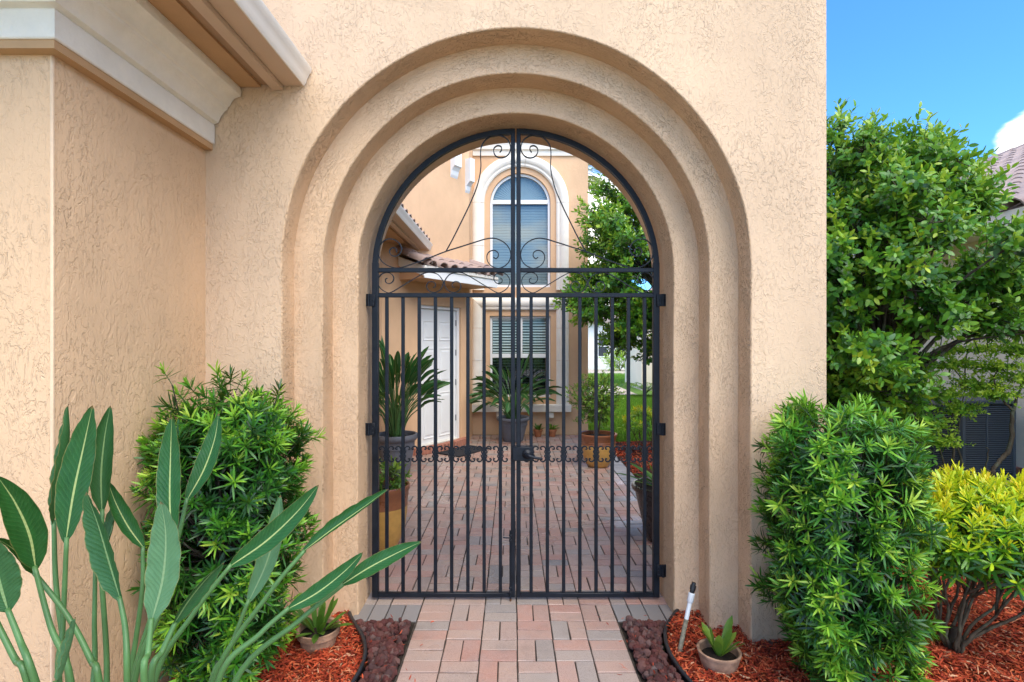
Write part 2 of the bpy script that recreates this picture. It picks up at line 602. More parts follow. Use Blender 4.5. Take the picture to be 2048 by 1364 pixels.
def birdmat(name, base, edge, mid, pale):
    s = NT(name)
    su = s.n('ShaderNodeSeparateXYZ')
    s.l(s.uv(), su.inputs[0])
    au = s.math('MULTIPLY', s.math('ABSOLUTE', s.math('SUBTRACT', su.outputs[0], .5)), 2)
    ph = s.math('SUBTRACT', s.math('MULTIPLY', su.outputs[1], 21), s.math('MULTIPLY', au, 3.2))
    nz = s.noise(s.mapping(s.uv(), (2, 14, 1)), 2.0, 3).outputs['Fac']
    ph = s.math('ADD', ph, s.math('MULTIPLY', nz, .8))
    w = s.math('ABSOLUTE', s.math('SUBTRACT', s.math('FRACT', ph), .5))
    vein = s.mapr(w, .40, .5, 0, 1, True)
    fine = s.math('ABSOLUTE', s.math('SUBTRACT', s.math('FRACT', s.math('MULTIPLY', ph, 4)), .5))
    blot = s.noise(s.uv(), 4, 4, .6).outputs['Fac']
    c = s.mix(s.mapr(blot, .3, .7), base, edge)
    c = s.mix(s.math('MULTIPLY', vein, .5), c, pale)
    c = s.mix(s.mapr(fine, .3, .5, 0, .14), c, pale)
    wid = s.math('SUBTRACT', .088, s.math('MULTIPLY', su.outputs[1], .060))
    mr = s.mapr(s.math('SUBTRACT', au, wid), -.02, .015, 1, 0, True)
    c = s.mix(mr, c, mid)
    rim = s.mapr(s.math('ADD', au, s.math('MULTIPLY', nz, .06)), .97, 1.03, 0, .75)
    c = s.mix(rim, c, (.26, .20, .06))
    spt = s.mapr(s.noise(s.uv(), 46, 3, .6).outputs['Fac'], .67, .73, 0, .5)
    c = s.mix(spt, c, (.16, .17, .06))
    tipb = s.mapr(s.math('ADD', su.outputs[1], s.math('MULTIPLY', s.math('SUBTRACT', nz, .5), .06)), .962, .99, 0, .9)
    c = s.mix(tipb, c, (.20, .11, .04))
    s.set(color=c, rough=.42, spec=.34)
    h = s.math('ADD', s.math('MULTIPLY', w, .8), s.math('MULTIPLY', mr, .8))
    s.bump(h, .40, .0035)
    tr = s.n('ShaderNodeBsdfTranslucent')
    s.l(s.mix(.3, c, (.3, .5, .05)), tr.inputs['Color'])
    mx = s.n('ShaderNodeMixShader')
    mx.inputs[0].default_value = .16
    s.l(s.b.outputs[0], mx.inputs[1]); s.l(tr.outputs[0], mx.inputs[2])
    s.l(mx.outputs[0], s.out.inputs['Surface'])
    return s.m
M['bird'] = birdmat('strelitzia_upper', (.008, .064, .011), (.016, .100, .018), (.36, .43, .15), (.055, .165, .042))
M['birdpale'] = birdmat('strelitzia_underside', (.070, .175, .075), (.095, .210, .090), (.20, .31, .145), (.12, .235, .115))
M['birdmid'] = birdmat('strelitzia_mid', (.018, .080, .022), (.032, .115, .032), (.20, .31, .12), (.05, .145, .048))  # leaf tone between upper face and underside
M['stalk'] = plain('leaf_stalk', (.070, .160, .046), .42, 0, .22, 9, .1, 60, .4)
M['stem'] = plain('green_stem', (.12, .22, .06), .5, 0, .2, 9)

def glassmat(name, tint, gloss):
    s = NT(name)
    s.t.nodes.remove(s.b)
    tr = s.n('ShaderNodeBsdfTransparent')
    tr.inputs[0].default_value = (*tint, 1)
    gl = s.n('ShaderNodeBsdfGlossy')
    gl.inputs['Roughness'].default_value = .02
    gl.inputs['Color'].default_value = (.85, .88, .88, 1)
    lw = s.n('ShaderNodeLayerWeight')
    lw.inputs[0].default_value = .35
    f = s.math('ADD', s.math('MULTIPLY', lw.outputs['Fresnel'], .6), gloss, clamp=True)
    mx = s.n('ShaderNodeMixShader')
    s.l(f, mx.inputs[0]); s.l(tr.outputs[0], mx.inputs[1]); s.l(gl.outputs[0], mx.inputs[2])
    s.l(mx.outputs[0], s.out.inputs['Surface'])
    return s.m
M['glass'] = glassmat('window_glass', (.74, .82, .83), .045)
M['screen'] = glassmat('insect_screen', (.52, .55, .56), .03)
M['glass_low'] = glassmat('lower_window_glass', (.86, .92, .92), .02)
# ------------------------------------------------------------------ ground
def sheet(name, x0, x1, y0, y1, z, mat, nx=1, ny=1, h=None, **k):
    xs, ys = np.linspace(x0, x1, nx + 1), np.linspace(y0, y1, ny + 1)
    rows = [[(x, y, z + (h(x, y) if h else 0)) for x in xs] for y in ys]
    V, F = sweep(rows)
    o = mk(name, V, F, mat, uv=V[:, :2], **k)
    return o
tag(sheet('ground', -600, 600, -600, 900, -.075, M['turf']), kind='structure')

# ------------------------------------------------------------------ paving
MOD = .2067
PX0 = .03 - 3 * MOD
PY0 = 3.294            # row 1 starts here, the paving widens into the archway
def paver_mesh(name, mat, L=MOD - .0075, W=MOD / 2 - .0075, t=.06, c=.0028, jit=0):
    a, b = L / 2, W / 2
    V = [(sx * (a - c), sy * (b - c), 0) for sx, sy in ((-1, -1), (1, -1), (1, 1), (-1, 1))]
    V += [(sx * a, sy * b, -c) for sx, sy in ((-1, -1), (1, -1), (1, 1), (-1, 1))]
    V += [(sx * a, sy * b, -t) for sx, sy in ((-1, -1), (1, -1), (1, 1), (-1, 1))]
    rj = np.random.default_rng(jit)
    V = np.array(V)
    V[:8, :2] += rj.normal(0, .0009, (8, 2))
    V[:4, 2] -= abs(rj.normal(0, .0007, 4))
    k = rj.integers(4)
    V[k, :2] *= 1 - rj.uniform(0, .03)          # a worn corner
    F = [(0, 1, 2, 3)]
    for r in (0, 4):
        for k in range(4):
            k2 = (k + 1) % 4
            F.append((r + 4 + k, r + 4 + k2, r + k2, r + k))
    return mesh_data(name, V, F, mat, smooth=False)
PMS = [paver_mesh('paver', M['paver'], jit=k + 1) for k in range(8)]
PGS = [paver_mesh('paver_grey', M['paver_grey'], jit=k + 31) for k in range(4)]
path = mk('path', *box(PX0 - .01, PX0 + 6 * MOD + .01, .3, PY0 - .003, -.07, -.011), M['sand'], kind='structure')
yard = mk('courtyard_paving', *box(-1.98, 1.585, PY0, 10.02, -.07, -.0115), M['sand'], kind='structure')

cells = []             # x, y, rot, mesh kind, owner
def cell(col, row, vert, grey=False):
    cx, cy = PX0 + (col + .5) * MOD, PY0 + (row - 1 + .5) * MOD
    for s in (-1, 1):
        if vert: cells.append((cx + s * MOD / 4, cy, 90, grey, row))
        else: cells.append((cx, cy + s * MOD / 4, 0, grey, row))
for row in range(-13, 1):
    for c in range(6):
        cell(c, row, (c + row) % 2 == 0 and c not in (0, 5))
rmax = int((10.0 - PY0) / MOD)
for row in range(1, rmax + 2):
    y = PY0 + (row - .5) * MOD
    if y > 10.0: continue
    lo, hi = (-2, 7) if y < 3.95 else (-7, 4)
    if y < 3.95:
        for c in range(lo, hi + 1):
            if row == 1 and (c < 0 or c > 5): cell(c, row, True, True)
            else: cell(c, row, (c + row) % 2 == 0 and c != 0)
    else:
        for c in range(-6, 9):
            x = PX0 + (c + .5) * MOD
            if x < -1.9 or x > 1.36: continue
            cell(c, row, (c + row) % 2 == 0)
        cells.append((1.3215, y, 90, False, row))
        for s in (-1, 1):
            cells.append((1.478, y + s * MOD / 4, 0, True, row))
def seen(x, y):
    if y < 2.55: return False
    px = 1024 + x * FPX / y
    if px < -40 or px > 2090: return False
    if y > 3.6: return 735 < px < 1325
    return True
def pav_M(x, y, rot):
    e = Matrix.Rotation(R(rot + random.uniform(-.7, .7)), 4, 'Z') @ Matrix.Rotation(R(random.uniform(-.5, .5)), 4, 'X') @ Matrix.Rotation(R(random.uniform(-.4, .4)), 4, 'Y')
    return Matrix.Translation((x + random.uniform(-.0012, .0012), y + random.uniform(-.0012, .0012), random.uniform(-.0025, .001))) @ e
vis = sorted([c for c in cells if seen(c[0], c[1])], key=lambda c: c[1])
n_path = [c for c in vis if c[4] < 1][:300]
n_yard = [c for c in vis if c[4] >= 1][:300]
chosen = set(id(c) for c in n_path + n_yard)
rest = {True: {True: G(), False: G()}, False: {True: G(), False: G()}}
def mesh_np(me):
    V = np.empty(len(me.vertices) * 3); me.vertices.foreach_get('co', V)
    return V.reshape(-1, 3), [list(p.vertices) for p in me.polygons]
PMn, PGn = [mesh_np(m) for m in PMS], [mesh_np(m) for m in PGS]
for c in cells:
    Mx = pav_M(c[0], c[1], c[2])
    own = path if c[4] < 1 else yard
    if id(c) in chosen:
        inst('paver', random.choice(PGS if c[3] else PMS), own, Mx)
    else:
        v, f = random.choice(PGn if c[3] else PMn)
        rest[c[4] < 1][c[3]].add(xf(v, Mx), f)
for onpath, d in rest.items():
    for grey, g in d.items():
        if g.n:
            V, F, U = g.get()
            mk('paver_field', V, F, M['paver_grey' if grey else 'paver'], path if onpath else yard, smooth=False, kind='stuff')

# ------------------------------------------------------------------ archway wall
GX = .0245                                  # arch axis
ZC = 2.175                                  # spring line
Y0, Y1, Y2, YB = 3.02, 3.187, 3.367, 3.87
R0, R1, R2 = 1.328, 1.156, .9975
XL, XR, ZT = -1.738, 1.783, 3.85
NA = 64
def arch_pts(r, wob=0.0, z0=-.12, legs=14):
    pts = []
    for k in range(legs): pts.append((-r, z0 + (ZC - z0) * k / legs))
    for k in range(NA + 1):
        a = math.pi - math.pi * k / NA
        pts.append((r * math.cos(a), ZC + r * math.sin(a)))
    for k in range(legs - 1, -1, -1): pts.append((r, z0 + (ZC - z0) * k / legs))
    out, s = [], 0
    for i, (x, z) in enumerate(pts):
        if i: s += math.hypot(x - pts[i - 1][0], z - pts[i - 1][1])
        out.append((x, z, s))
    return out
def wobble(s, k):
    return .0018 * math.sin(s * 3.1 + k * 2.3) + .0009 * math.sin(s * 11.7 + k * 5.1)
def arch_band(profile, k0):
    """profile rows (r, y, wobble key) swept round the arch; uv = along, across in metres"""
    rows, uvs, acc = [], [], 0.0
    base = arch_pts(R1)
    for j, (r, y, key) in enumerate(profile):
        if j: acc += math.hypot(r - profile[j - 1][0], y - profile[j - 1][1])
        row = []
        for i, (x, z, s) in enumerate(arch_pts(r)):
            w = wobble(s, key)
            if abs(z - ZC) > 0 and z > ZC:
                ux, uz = x / r, (z - ZC) / r
            else:
                ux, uz = (1 if x > 0 else -1), 0
            row.append((GX + x + ux * w, y + w * .5, z + uz * w))
            uvs.append((base[i][2] * (r / R1) ** .0, acc + k0))
        rows.append(row)
    V, F = sweep(rows)
    return V, [f[::-1] for f in F], uvs
arch = thing('arch_wall', (GX, Y0, 0), 'tan stucco wall with the stepped round archway around the black iron gate', 'wall')
c = .008
def edge(r, y, key):
    return [(r + c, y, key), (r + c * .5, y + c * .13, key), (r + c * .13, y + c * .5, key), (r, y + c, key)]
# front face with hole of radius R0 + c
hole = [(GX + x + (x / (R0) if z > ZC else (1 if x > 0 else -1)) * wobble(s, 0) * 1, z + ((z - ZC) / R0 if z > ZC else 0) * wobble(s, 0), s) for x, z, s in arch_pts(R0 + c)]
def face_with_hole(loop, y, flip=False):
    pts = [Vector((x, z, 0)) for x, z in loop]
    tris = tessellate_polygon([pts])
    V = np.array([(p.x, y, p.y) for p in pts])
    return V, [tuple(t) for t in tris]
def orient(V, F, n):
    V = np.asarray(V)
    out = []
    for f in F:
        a, b, d = V[f[0]], V[f[1]], V[f[2]]
        out.append(tuple(f) if np.dot(np.cross(b - a, d - a), n) > 0 else tuple(f)[::-1])
    return out
loop = [(h[0], h[1]) for h in hole]
outer = [(XR, -.12), (XR, 1.0), (XR, 2.2), (XR, ZT), (1.0, ZT), (GX, ZT), (-1.0, ZT), (XL - .03, ZT), (XL - .03, 2.2), (XL - .03, 1.0), (XL - .03, -.12)]
V, F = face_with_hole(loop + outer, Y0)
V[:len(hole), 1] = [Y0 + wobble(h[2], 0) * .5 for h in hole]
F = orient(V, F, (0, -1, 0))
g = G().add(V, F, np.column_stack([V[:, 0], V[:, 2]]))
# end, top and back of the wall
for quad in ([(XR, Y0, -.12), (XR, YB, -.12), (XR, YB, ZT), (XR, Y0, ZT)], [(XL - .03, Y0, ZT), (XR, Y0, ZT), (XR, YB, ZT), (XL - .03, YB, ZT)]):
    q = np.array(quad)
    g.add(q, [(0, 1, 2, 3)], np.column_stack([q[:, 1] + q[:, 0], q[:, 2]]))
lb = [(GX + x, z) for x, z, s in arch_pts(R2)]
outer_b = [(XR, -.12), (XR, ZT), (XL - .03, ZT), (XL - .03, -.12)]
Vb, Fb = face_with_hole(lb + outer_b, YB)
g.add(Vb, orient(Vb, Fb, (0, 1, 0)), np.column_stack([Vb[:, 0] + 7, Vb[:, 2]]))
g.mk('wall_face', M['wall'], arch, sharp=20)
V, F, U = arch_band(edge(R0, Y0, 0) + [(R0, Y0 + .06, 0), (R0, Y1 - .05, 0), (R0, Y1 + .001, 0)], 0.0)
mk('outer_reveal', V, F, M['reveal'], arch, uv=U, sharp=50)
V, F, U = arch_band([(R0, Y1 - .001, 0), (R0 - .05, Y1, 1), (R1 + .06, Y1, 1)] + [(R1 + c, Y1, 1)], 1.0)
mk('outer_arch_band', V, F, M['ring'], arch, uv=U, sharp=50)
V, F, U = arch_band(edge(R1, Y1, 1) + [(R1, Y1 + .06, 1), (R1, Y2 - .05, 1), (R1, Y2 + .001, 1)], 2.0)
mk('middle_reveal', V, F, M['reveal'], arch, uv=U, sharp=50)
V, F, U = arch_band([(R1, Y2 - .001, 1), (R1 - .05, Y2, 2), (R2 + .06, Y2, 2), (R2 + c, Y2, 2)], 3.0)
mk('inner_arch_band', V, F, M['ring'], arch, uv=U, sharp=50)
V, F, U = arch_band(edge(R2, Y2, 2) + [(R2, Y2 + .06, 2), (R2, Y2 + .2, 2), (R2, YB - .1, 3), (R2, YB, 3)], 4.0)
mk('archway_lining', V, F, M['reveal'], arch, uv=U, sharp=50)

# ------------------------------------------------------------------ house
house = thing('house', (-1.74, 6.0, 0), 'tan stucco house with white cornice, entry door and arched window around the courtyard', 'house')
WX, WYC = -1.738, 2.014            # garage wing corner
WB = -1.86                         # its wall behind the archway
def wallquads(name, quads, mat, parent=house):
    g = G()
    for q in quads:
        q = np.array(q, float)
        d = np.linalg.norm(q[1, :2] - q[0, :2])
        g.add(q, [(0, 1, 2, 3)], [(0 + len(g.V) * 2.3, q[0, 2]), (d + len(g.V) * 2.3, q[1, 2]), (d + len(g.V) * 2.3, q[2, 2]), (len(g.V) * 2.3, q[3, 2])])
    return g.mk(name, mat, parent, smooth=False)
cb = .016
# side wall (faces +X) and front (faces -Y) with a rounded corner bead
rows, uvs = [], []
prof = [(WX, Y0 + .02), (WX, 2.6), (WX, WYC + cb), (WX - cb * .13, WYC + cb * .5), (WX - cb * .5, WYC + cb * .13), (WX - cb, WYC), (-2.6, WYC), (-3.4, WYC)]
acc = 0
for j, (x, y) in enumerate(prof):
    if j: acc += math.hypot(x - prof[j - 1][0], y - prof[j - 1][1])
    rows.append([(x, y, z) for z in (-.12, 1.2, 2.4, 3.4)])
    uvs += [(acc, z) for z in (-.12, 1.2, 2.4, 3.4)]
V, F = sweep(rows)
mk('highlight_bead', *box(WX - .012, WX + .0015, WYC - .0015, WYC + .012, 0, 2.81, .004), M['bead'], house)  # thin strip carrying the painted highlight of the rounded corner
mk('garage_wall', V, [f[::-1] for f in F], M['garage'], house, uv=uvs, sharp=60)
wallquads('garage_rear_wall', [[(WB, YB - .1, -.12), (WB, 7.7, -.12), (WB, 7.7, 3.3), (WB, YB - .1, 3.3)]], M['house'])

def eave(prof, name, mat, back=False, front=True, yend=3.012):
    """profile (out, z) along the garage eaves, mitred at the corner"""
    if front:
        rows = [[(WX + o, yend, z), (WX + o, WYC - o, z), (-3.4, WYC - o, z)] for o, z in prof]
        V, F = sweep(rows)
        mk(name, V, F, mat, house, uv=V[:, 1:], sharp=35)
    if back:
        rows = [[(WB + o, YB + .004, z), (WB + o, 8.42, z)] for o, z in prof]
        V, F = sweep(rows)
        mk(name, V, F[::-1], mat, house, uv=V[:, 1:], sharp=35)
eave([(-.01, 2.808), (.046, 2.808), (.046, 2.842)], 'cornice_underside', M['soffit'])
eave([(.0, 2.84), (.052, 2.84), (.056, 2.845), (.056, 2.945), (.05, 2.952), (.062, 2.957), (.076, 2.962), (.082, 2.975), (.092, 2.998), (.112, 3.025), (.128, 3.036), (.132, 3.05),
      (.142, 3.056), (.15, 3.075), (.168, 3.098), (.192, 3.108), (.205, 3.112), (.208, 3.14), (.20, 3.165)], 'cornice', M['cornice'])
eave([(-.02, 3.163), (.319, 3.163), (.319, 3.190)], 'soffit', M['soffit'], True)
eave([(.30, 3.178), (.40, 3.178)], 'soffit_vent_board', M['fascia_brown'], True)
eave([(.386, 3.20), (.386, 3.146), (.443, 3.146), (.443, 3.24)], 'fascia', M['gutter_tan'], True)
eave([(.446, 3.26), (.446, 3.172), (.556, 3.172)], 'gutter_bottom', M['gutter_tan'], True)
eave([(.556, 3.172), (.562, 3.172), (.574, 3.190), (.577, 3.205), (.590, 3.232), (.603, 3.250), (.606, 3.270), (.600, 3.277), (.592, 3.272)], 'gutter', M['gutter_white'], True)
# gutter end cap against the archway wall
cap = [(.446, 3.172), (.562, 3.172), (.574, 3.190), (.577, 3.205), (.590, 3.232), (.603, 3.250), (.606, 3.270), (.446, 3.270)]
V = np.array([(WX + o, 3.0125, z) for o, z in cap])
mk('gutter_end_cap', V, [tuple(range(len(cap)))], M['gutter_white'], house, smooth=False)

def tile_mesh(name, mat, L=.40, r0=.105, r1=.088, th=.014, n=8):
    """barrel tile, its long axis +Y, lower (wide) end at y=0"""
    V, F = [], []
    for y, r in ((0, r0), (L, r1)):
        for rr in (r, r - th):
            for k in range(n + 1):
                a = math.pi * k / n
                V.append((rr * math.cos(a), y, rr * math.sin(a) * .85))
    m = n + 1
    for k in range(n):
        F.append((k, k + 1, 2 * m + k + 1, 2 * m + k))
        F.append((m + k + 1, m + k, 3 * m + k, 3 * m + k + 1))
        F.append((k + 1, k, m + k, m + k + 1))
    return mesh_data(name, V, F, mat, sharp=50)
TILE = tile_mesh('roof_tile', M['rooftile'])
SL = math.atan(.42)
roof = mk('garage_roof', *sweep([[(WB + .55, YB, 3.262), (WB + .55, 8.42, 3.262)], [(WB - 1.4, YB, 3.262 + 1.95 * .42), (WB - 1.4, 8.42, 3.262 + 1.95 * .42)]]), M['rooftile'], house, smooth=False)
y = YB + .08
while y < 8.35:
    for k in range(2):
        o = .55 - k * .30
        Mx = Matrix.Translation((WB + o, y, 3.262 + (.55 - o) * .42 + k * .004)) @ Matrix.Rotation(-0.0, 4, 'X') @ Matrix.Rotation(R(90), 4, 'Z') @ Matrix.Rotation(SL, 4, 'X')
        inst('roof_tile', TILE, roof, Mx)
    y += .255
roof2 = mk('front_garage_roof', *sweep([[(WX + .55, 3.01, 3.262), (WX + .55, WYC - .55, 3.262), (-3.4, WYC - .55, 3.262)], [(WX - 1.4, 3.01, 4.08), (WX - 1.4, WYC + 1.4, 4.08), (-3.4, WYC + 1.4, 4.08)]]), M['rooftile'], house, smooth=False)
y = 2.92
while y > 1.5:
    Mx = Matrix.Translation((WX + .50, y, 3.268)) @ Matrix.Rotation(R(90), 4, 'Z') @ Matrix.Rotation(SL, 4, 'X')
    inst('roof_tile', TILE, roof2, Mx)
    y -= .255

# angled entry wall
DA = R(35)
dv = np.array((math.sin(DA), math.cos(DA), 0)); nv = np.array((math.cos(DA), -math.sin(DA), 0))
BX, BY = -.74, 9.2
EM = np.eye(4)
EM[:3, 0] = dv; EM[:3, 1] = -nv; EM[:3, 2] = (0, 0, 1); EM[:3, 3] = (BX, BY, 0)
EMm = Matrix(EM.tolist())
def E(V): return xf(V, EM)          # local: x along the wall to the right, -y out of it
ZH = 6.6
DX0, DX1, DZ0, DZ1 = -1.208, -.216, .10, 2.31
lp = [(-3.6, -.12), (-3.6, ZH), (0, ZH), (0, -.12), (DX1, -.12), (DX1, DZ1), (DX0, DZ1), (DX0, -.12)]
V, F = face_with_hole(lp, 0.0)
g = G().add(E(V), orient(E(V), F, nv), np.column_stack([V[:, 0], V[:, 2]]))
for q in ([(DX0, 0, -.12), (DX0, .14, -.12), (DX0, .14, DZ1), (DX0, 0, DZ1)], [(DX1, .14, -.12), (DX1, 0, -.12), (DX1, 0, DZ1), (DX1, .14, DZ1)], [(DX0, 0, DZ1), (DX0, .14, DZ1), (DX1, .14, DZ1), (DX1, 0, DZ1)]):
    q = np.array(q, float)
    g.add(E(q), [(0, 1, 2, 3)], np.column_stack([q[:, 0] + q[:, 1], q[:, 2]]))
g.mk('entry_wall', M['house'], house, smooth=False)
wallquads('return_wall', [[(BX, BY, -.12), (BX, 10.06, -.12), (BX, 10.06, ZH), (BX, BY, ZH)]], M['house'])
# door
fr = G()
for b_ in ((DX0 + .002, DX0 + .052, .035, .12, DZ0, DZ1 - .002), (DX1 - .052, DX1 - .002, .035, .12, DZ0, DZ1 - .002), (DX0 + .052, DX1 - .052, .035, .12, DZ1 - .052, DZ1 - .002)):
    v, f = box(*b_, .004); fr.add(E(v), f)
SX0, SX1, SZ0, SZ1 = DX0 + .056, DX1 - .056, DZ0 + .012, DZ1 - .056
v, f = box(SX0, SX1, .075, .115, SZ0, SZ1, .003)
door = mk('door', E(v), f, M['white'], house)
fr.mk('door_frame', M['white'], door)
sw = SX1 - SX0
for cx in (SX0 + sw * .29, SX0 + sw * .71):
    for z0, z1 in ((.20, .90), (1.06, 1.62), (1.76, 2.06)):
        pw = sw * .155
        g = G()
        # sunk ring then raised field
        for rr in ((.0, .0, .012, -.004), ):
            pass
        rect = lambda i, yy: [(cx - pw + i, yy, z0 + i), (cx + pw - i, yy, z0 + i), (cx + pw - i, yy, z1 - i), (cx - pw + i, yy, z1 - i)]
        rings = [rect(-.012, .0745), rect(-.006, .066), rect(.004, .0665), rect(.012, .0738), rect(.030, .0738), rect(.052, .067)]
        V = np.array([p for r_ in rings for p in r_])
        F = [(a * 4 + k, a * 4 + (k + 1) % 4, a * 4 + 4 + (k + 1) % 4, a * 4 + 4 + k) for a in range(5) for k in range(4)] + [(20, 21, 22, 23)]
        mk('panel', E(V), F, M['white'], door, smooth=False)
for z in (.45, 1.05, 1.55, 2.05):
    v, f = box(SX1 - .004, SX1 + .012, .060, .078, z - .05, z + .05, .003)
    mk('hinge', E(v), f, M['ac'], door)
v, f = lathe([(.0, 0), (.012, 0), (.012, .03), (.028, .04), (.03, .06), (.015, .07), (0, .071)], 16)[:2]
v = np.column_stack([v[:, 0] + SX0 + .06, .075 - v[:, 2], v[:, 1] + 1.02])
mk('knob', E(v), f, M['ac'], door)
v, f = box(DX0 + .002, DX1 - .002, .03, .13, -.02, DZ0 + .010, .003)
mk('threshold', E(v), f, M['gutter_white'], door)
v, f = box(DX0 - .1, DX1 + .1, .142, .16, -.1, DZ1 + .1)
mk('hall_backing', E(v), f, M['dark'], door, smooth=False)
# step with a brick edge (curved front)
stp = thing('door_step', tuple(E(np.array([[(DX0 + DX1) / 2, -.2, 0]]))[0]), 'low curved paver step with brick edging at the white door', 'step')
sc = (DX0 + DX1) / 2
arc = [(sc + .62 * math.cos(a), -.15 * math.sin(a) ** .9) for a in np.linspace(0.02, math.pi - .02, 19)]
pts = [(x, y) for x, y in arc]
top = np.array([(x, y, .088) for x, y in pts] + [(DX0 - .1, .05, .088), (DX1 + .1, .05, .088)])
mk('step_slab', E(np.vstack([top, top * (1, 1, 0) - (0, 0, .02)])), [tuple(range(len(top)))[::-1]] + [(k, (k + 1) % len(top), (k + 1) % len(top) + len(top), k + len(top)) for k in range(len(top))], M['sand'], stp, smooth=False)
BRK = mesh_data('brick', *box(-.031, .031, -.012, .11, -.09, .016, .004), M['brick'], smooth=False)
aa = np.linspace(0.06, math.pi - .06, 24)
for a in aa:
    x, y = sc + .62 * math.cos(a), -.15 * math.sin(a)
    nrm = math.atan2(math.sin(a) / .15, -math.cos(a) / .62)
    Mx = EMm @ Matrix.Translation((x, y, .09)) @ Matrix.Rotation(nrm - math.pi / 2, 4, 'Z')
    inst('brick', BRK, stp, Mx)
# canopy over the door
CX0, CX1, CO, CZ = -1.612, .118, .51, 2.65
v, f = box(CX0 + .02, CX1 - .02, -CO + .02, .02, CZ - .002, CZ + .12)
can = mk('entry_canopy', E(v), f, M['soffit'], house, smooth=False)
v, f = box(CX0 - .004, CX1 + .004, -CO - .002, -CO + .018, CZ - .006, CZ + .155, .003)
mk('fascia', E(v), f, M['white'], can)
v, f = box(CX0 - .012, CX1 + .012, -CO - .022, -CO - .0, CZ + .125, CZ + .172, .004)
mk('drip_edge', E(v), f, M['gutter_white'], can)
for xs in (CX0, CX1 - .02):
    side = np.array([(xs, -CO + .02, CZ), (xs, .02, CZ), (xs, .02, CZ + .33), (xs, -CO + .02, CZ + .13)])
    sv = np.vstack([side, side + (.02, 0, 0)])
    mk('side_panel', E(sv), [(0, 1, 2, 3), (7, 6, 5, 4), (0, 4, 5, 1), (1, 5, 6, 2), (2, 6, 7, 3), (3, 7, 4, 0)], M['house'], can, uv=np.column_stack([sv[:, 1], sv[:, 2]]), smooth=False)
    bd = np.array([(xs - .022, -CO - .01, CZ + .02), (xs - .022, .03, CZ + .21), (xs - .022, .03, CZ + .35), (xs - .022, -CO - .01, CZ + .16)])
    if xs > -1: bd = bd + (.044, 0, 0)
    bv = np.vstack([bd, bd + (.02, 0, 0)])
    mk('rake_board', E(bv), [(0, 1, 2, 3), (7, 6, 5, 4), (0, 4, 5, 1), (1, 5, 6, 2), (2, 6, 7, 3), (3, 7, 4, 0)], M['white'], can, smooth=False)
CS = math.atan(.20 / .53)
deck = np.array([(CX0, -CO - .01, CZ + .165), (CX1, -CO - .01, CZ + .165), (CX1, .02, CZ + .365), (CX0, .02, CZ + .365)])
mk('roof_deck', E(deck), [(0, 1, 2, 3)], M['rooftile'], can, smooth=False)
ST = tile_mesh('canopy_tile', M['rooftile'], .34, .098, .084)
x = CX0 + .12
while x < CX1 - .02:
    for k in range(2):
        Mx = EMm @ Matrix.Translation((x, -CO - .045 + k * .27, CZ + .172 + k * .27 * .38 + k * .006)) @ Matrix.Rotation(CS, 4, 'X')
        inst('roof_tile', ST, can, Mx)
    x += .235
for xs in (CX0 - .0, CX1 + .0):
    for k in range(2):
        Mx = EMm @ Matrix.Translation((xs, -CO - .05 + k * .28, CZ + .20 + k * .28 * .38 + k * .012)) @ Matrix.Rotation(CS, 4, 'X')
        inst('rake_tile', ST, can, Mx @ Matrix.Scale(1.12, 4))
# corbels high on the entry wall
for xc, w, z0, z1, out in ((-.40, .17, 4.62, 5.0, .10), (-.055, .11, 4.45, 4.86, .12)):
    pr = [(0, z0 - .16), (-.02, z0 - .12), (-.035, z0 - .05), (-out * .7, z0), (-out, z0 + .02), (-out, z1), (0, z1)]
    V = np.array([(xc + sx * w / 2, y_, z_) for sx in (-1, 1) for y_, z_ in pr])
    m = len(pr)
    F = [tuple(range(m)), tuple(range(2 * m - 1, m - 1, -1))] + [(k, k + m, (k + 1) % m + m, (k + 1) % m) for k in range(m)]
    mk('corbel', E(V), F, M['white'], house, smooth=False)

# window wall
WY = 10.0
XC, HW = .155, .57
ZS = 4.335
UW0, LW0, LW1 = 2.76, .69, 2.22
XWR = 1.43
upper = [(XC - HW, UW0), (XC - HW, ZS)] + [(XC + HW * math.cos(a), ZS + HW * math.sin(a)) for a in np.linspace(math.pi, 0, 25)[1:-1]] + [(XC + HW, ZS), (XC + HW, UW0)]
lower = [(XC - HW, LW0), (XC - HW, LW1), (XC + HW, LW1), (XC + HW, LW0)]
outer = [(BX - .05, -.12), (BX - .05, ZH), (XWR, ZH), (XWR, -.12)]
allp = [Vector((x, z, 0)) for lp_ in (outer, upper, lower) for x, z in lp_]
tr = tessellate_polygon([[Vector((x, z, 0)) for x, z in lp_] for lp_ in (outer, upper, lower)])
V = np.array([(p.x, WY, p.y) for p in allp])
g = G().add(V, orient(V, tr, (0, -1, 0)), np.column_stack([V[:, 0] + 3, V[:, 2]]))
for lp_ in (upper, lower):
    m = len(lp_)
    V = np.array([(x, yy, z) for yy in (WY, WY + .11) for x, z in lp_])
    g.add(V, [(k, (k + 1) % m, (k + 1) % m + m, k + m) for k in range(m)], np.column_stack([V[:, 0] + V[:, 1], V[:, 2]]))
q = np.array([(XWR, WY, -.12), (XWR, 18, -.12), (XWR, 18, ZH), (XWR, WY, ZH)])
g.add(q, [(0, 1, 2, 3)], np.column_stack([q[:, 1], q[:, 2]]))
g.mk('window_wall', M['house'], house, smooth=False)
# stucco cornice band over the arched window
v, f = sweep([[(x, WY - o, z) for x in (BX + .004, XWR - .004)] for o, z in ((0, 5.22), (.03, 5.22), (.035, 5.30), (.07, 5.33), (.075, 5.44), (.11, 5.47), (.11, 5.52), (0, 5.52))])
mk('wall_cornice', v, f, M['trim'], house, sharp=30)

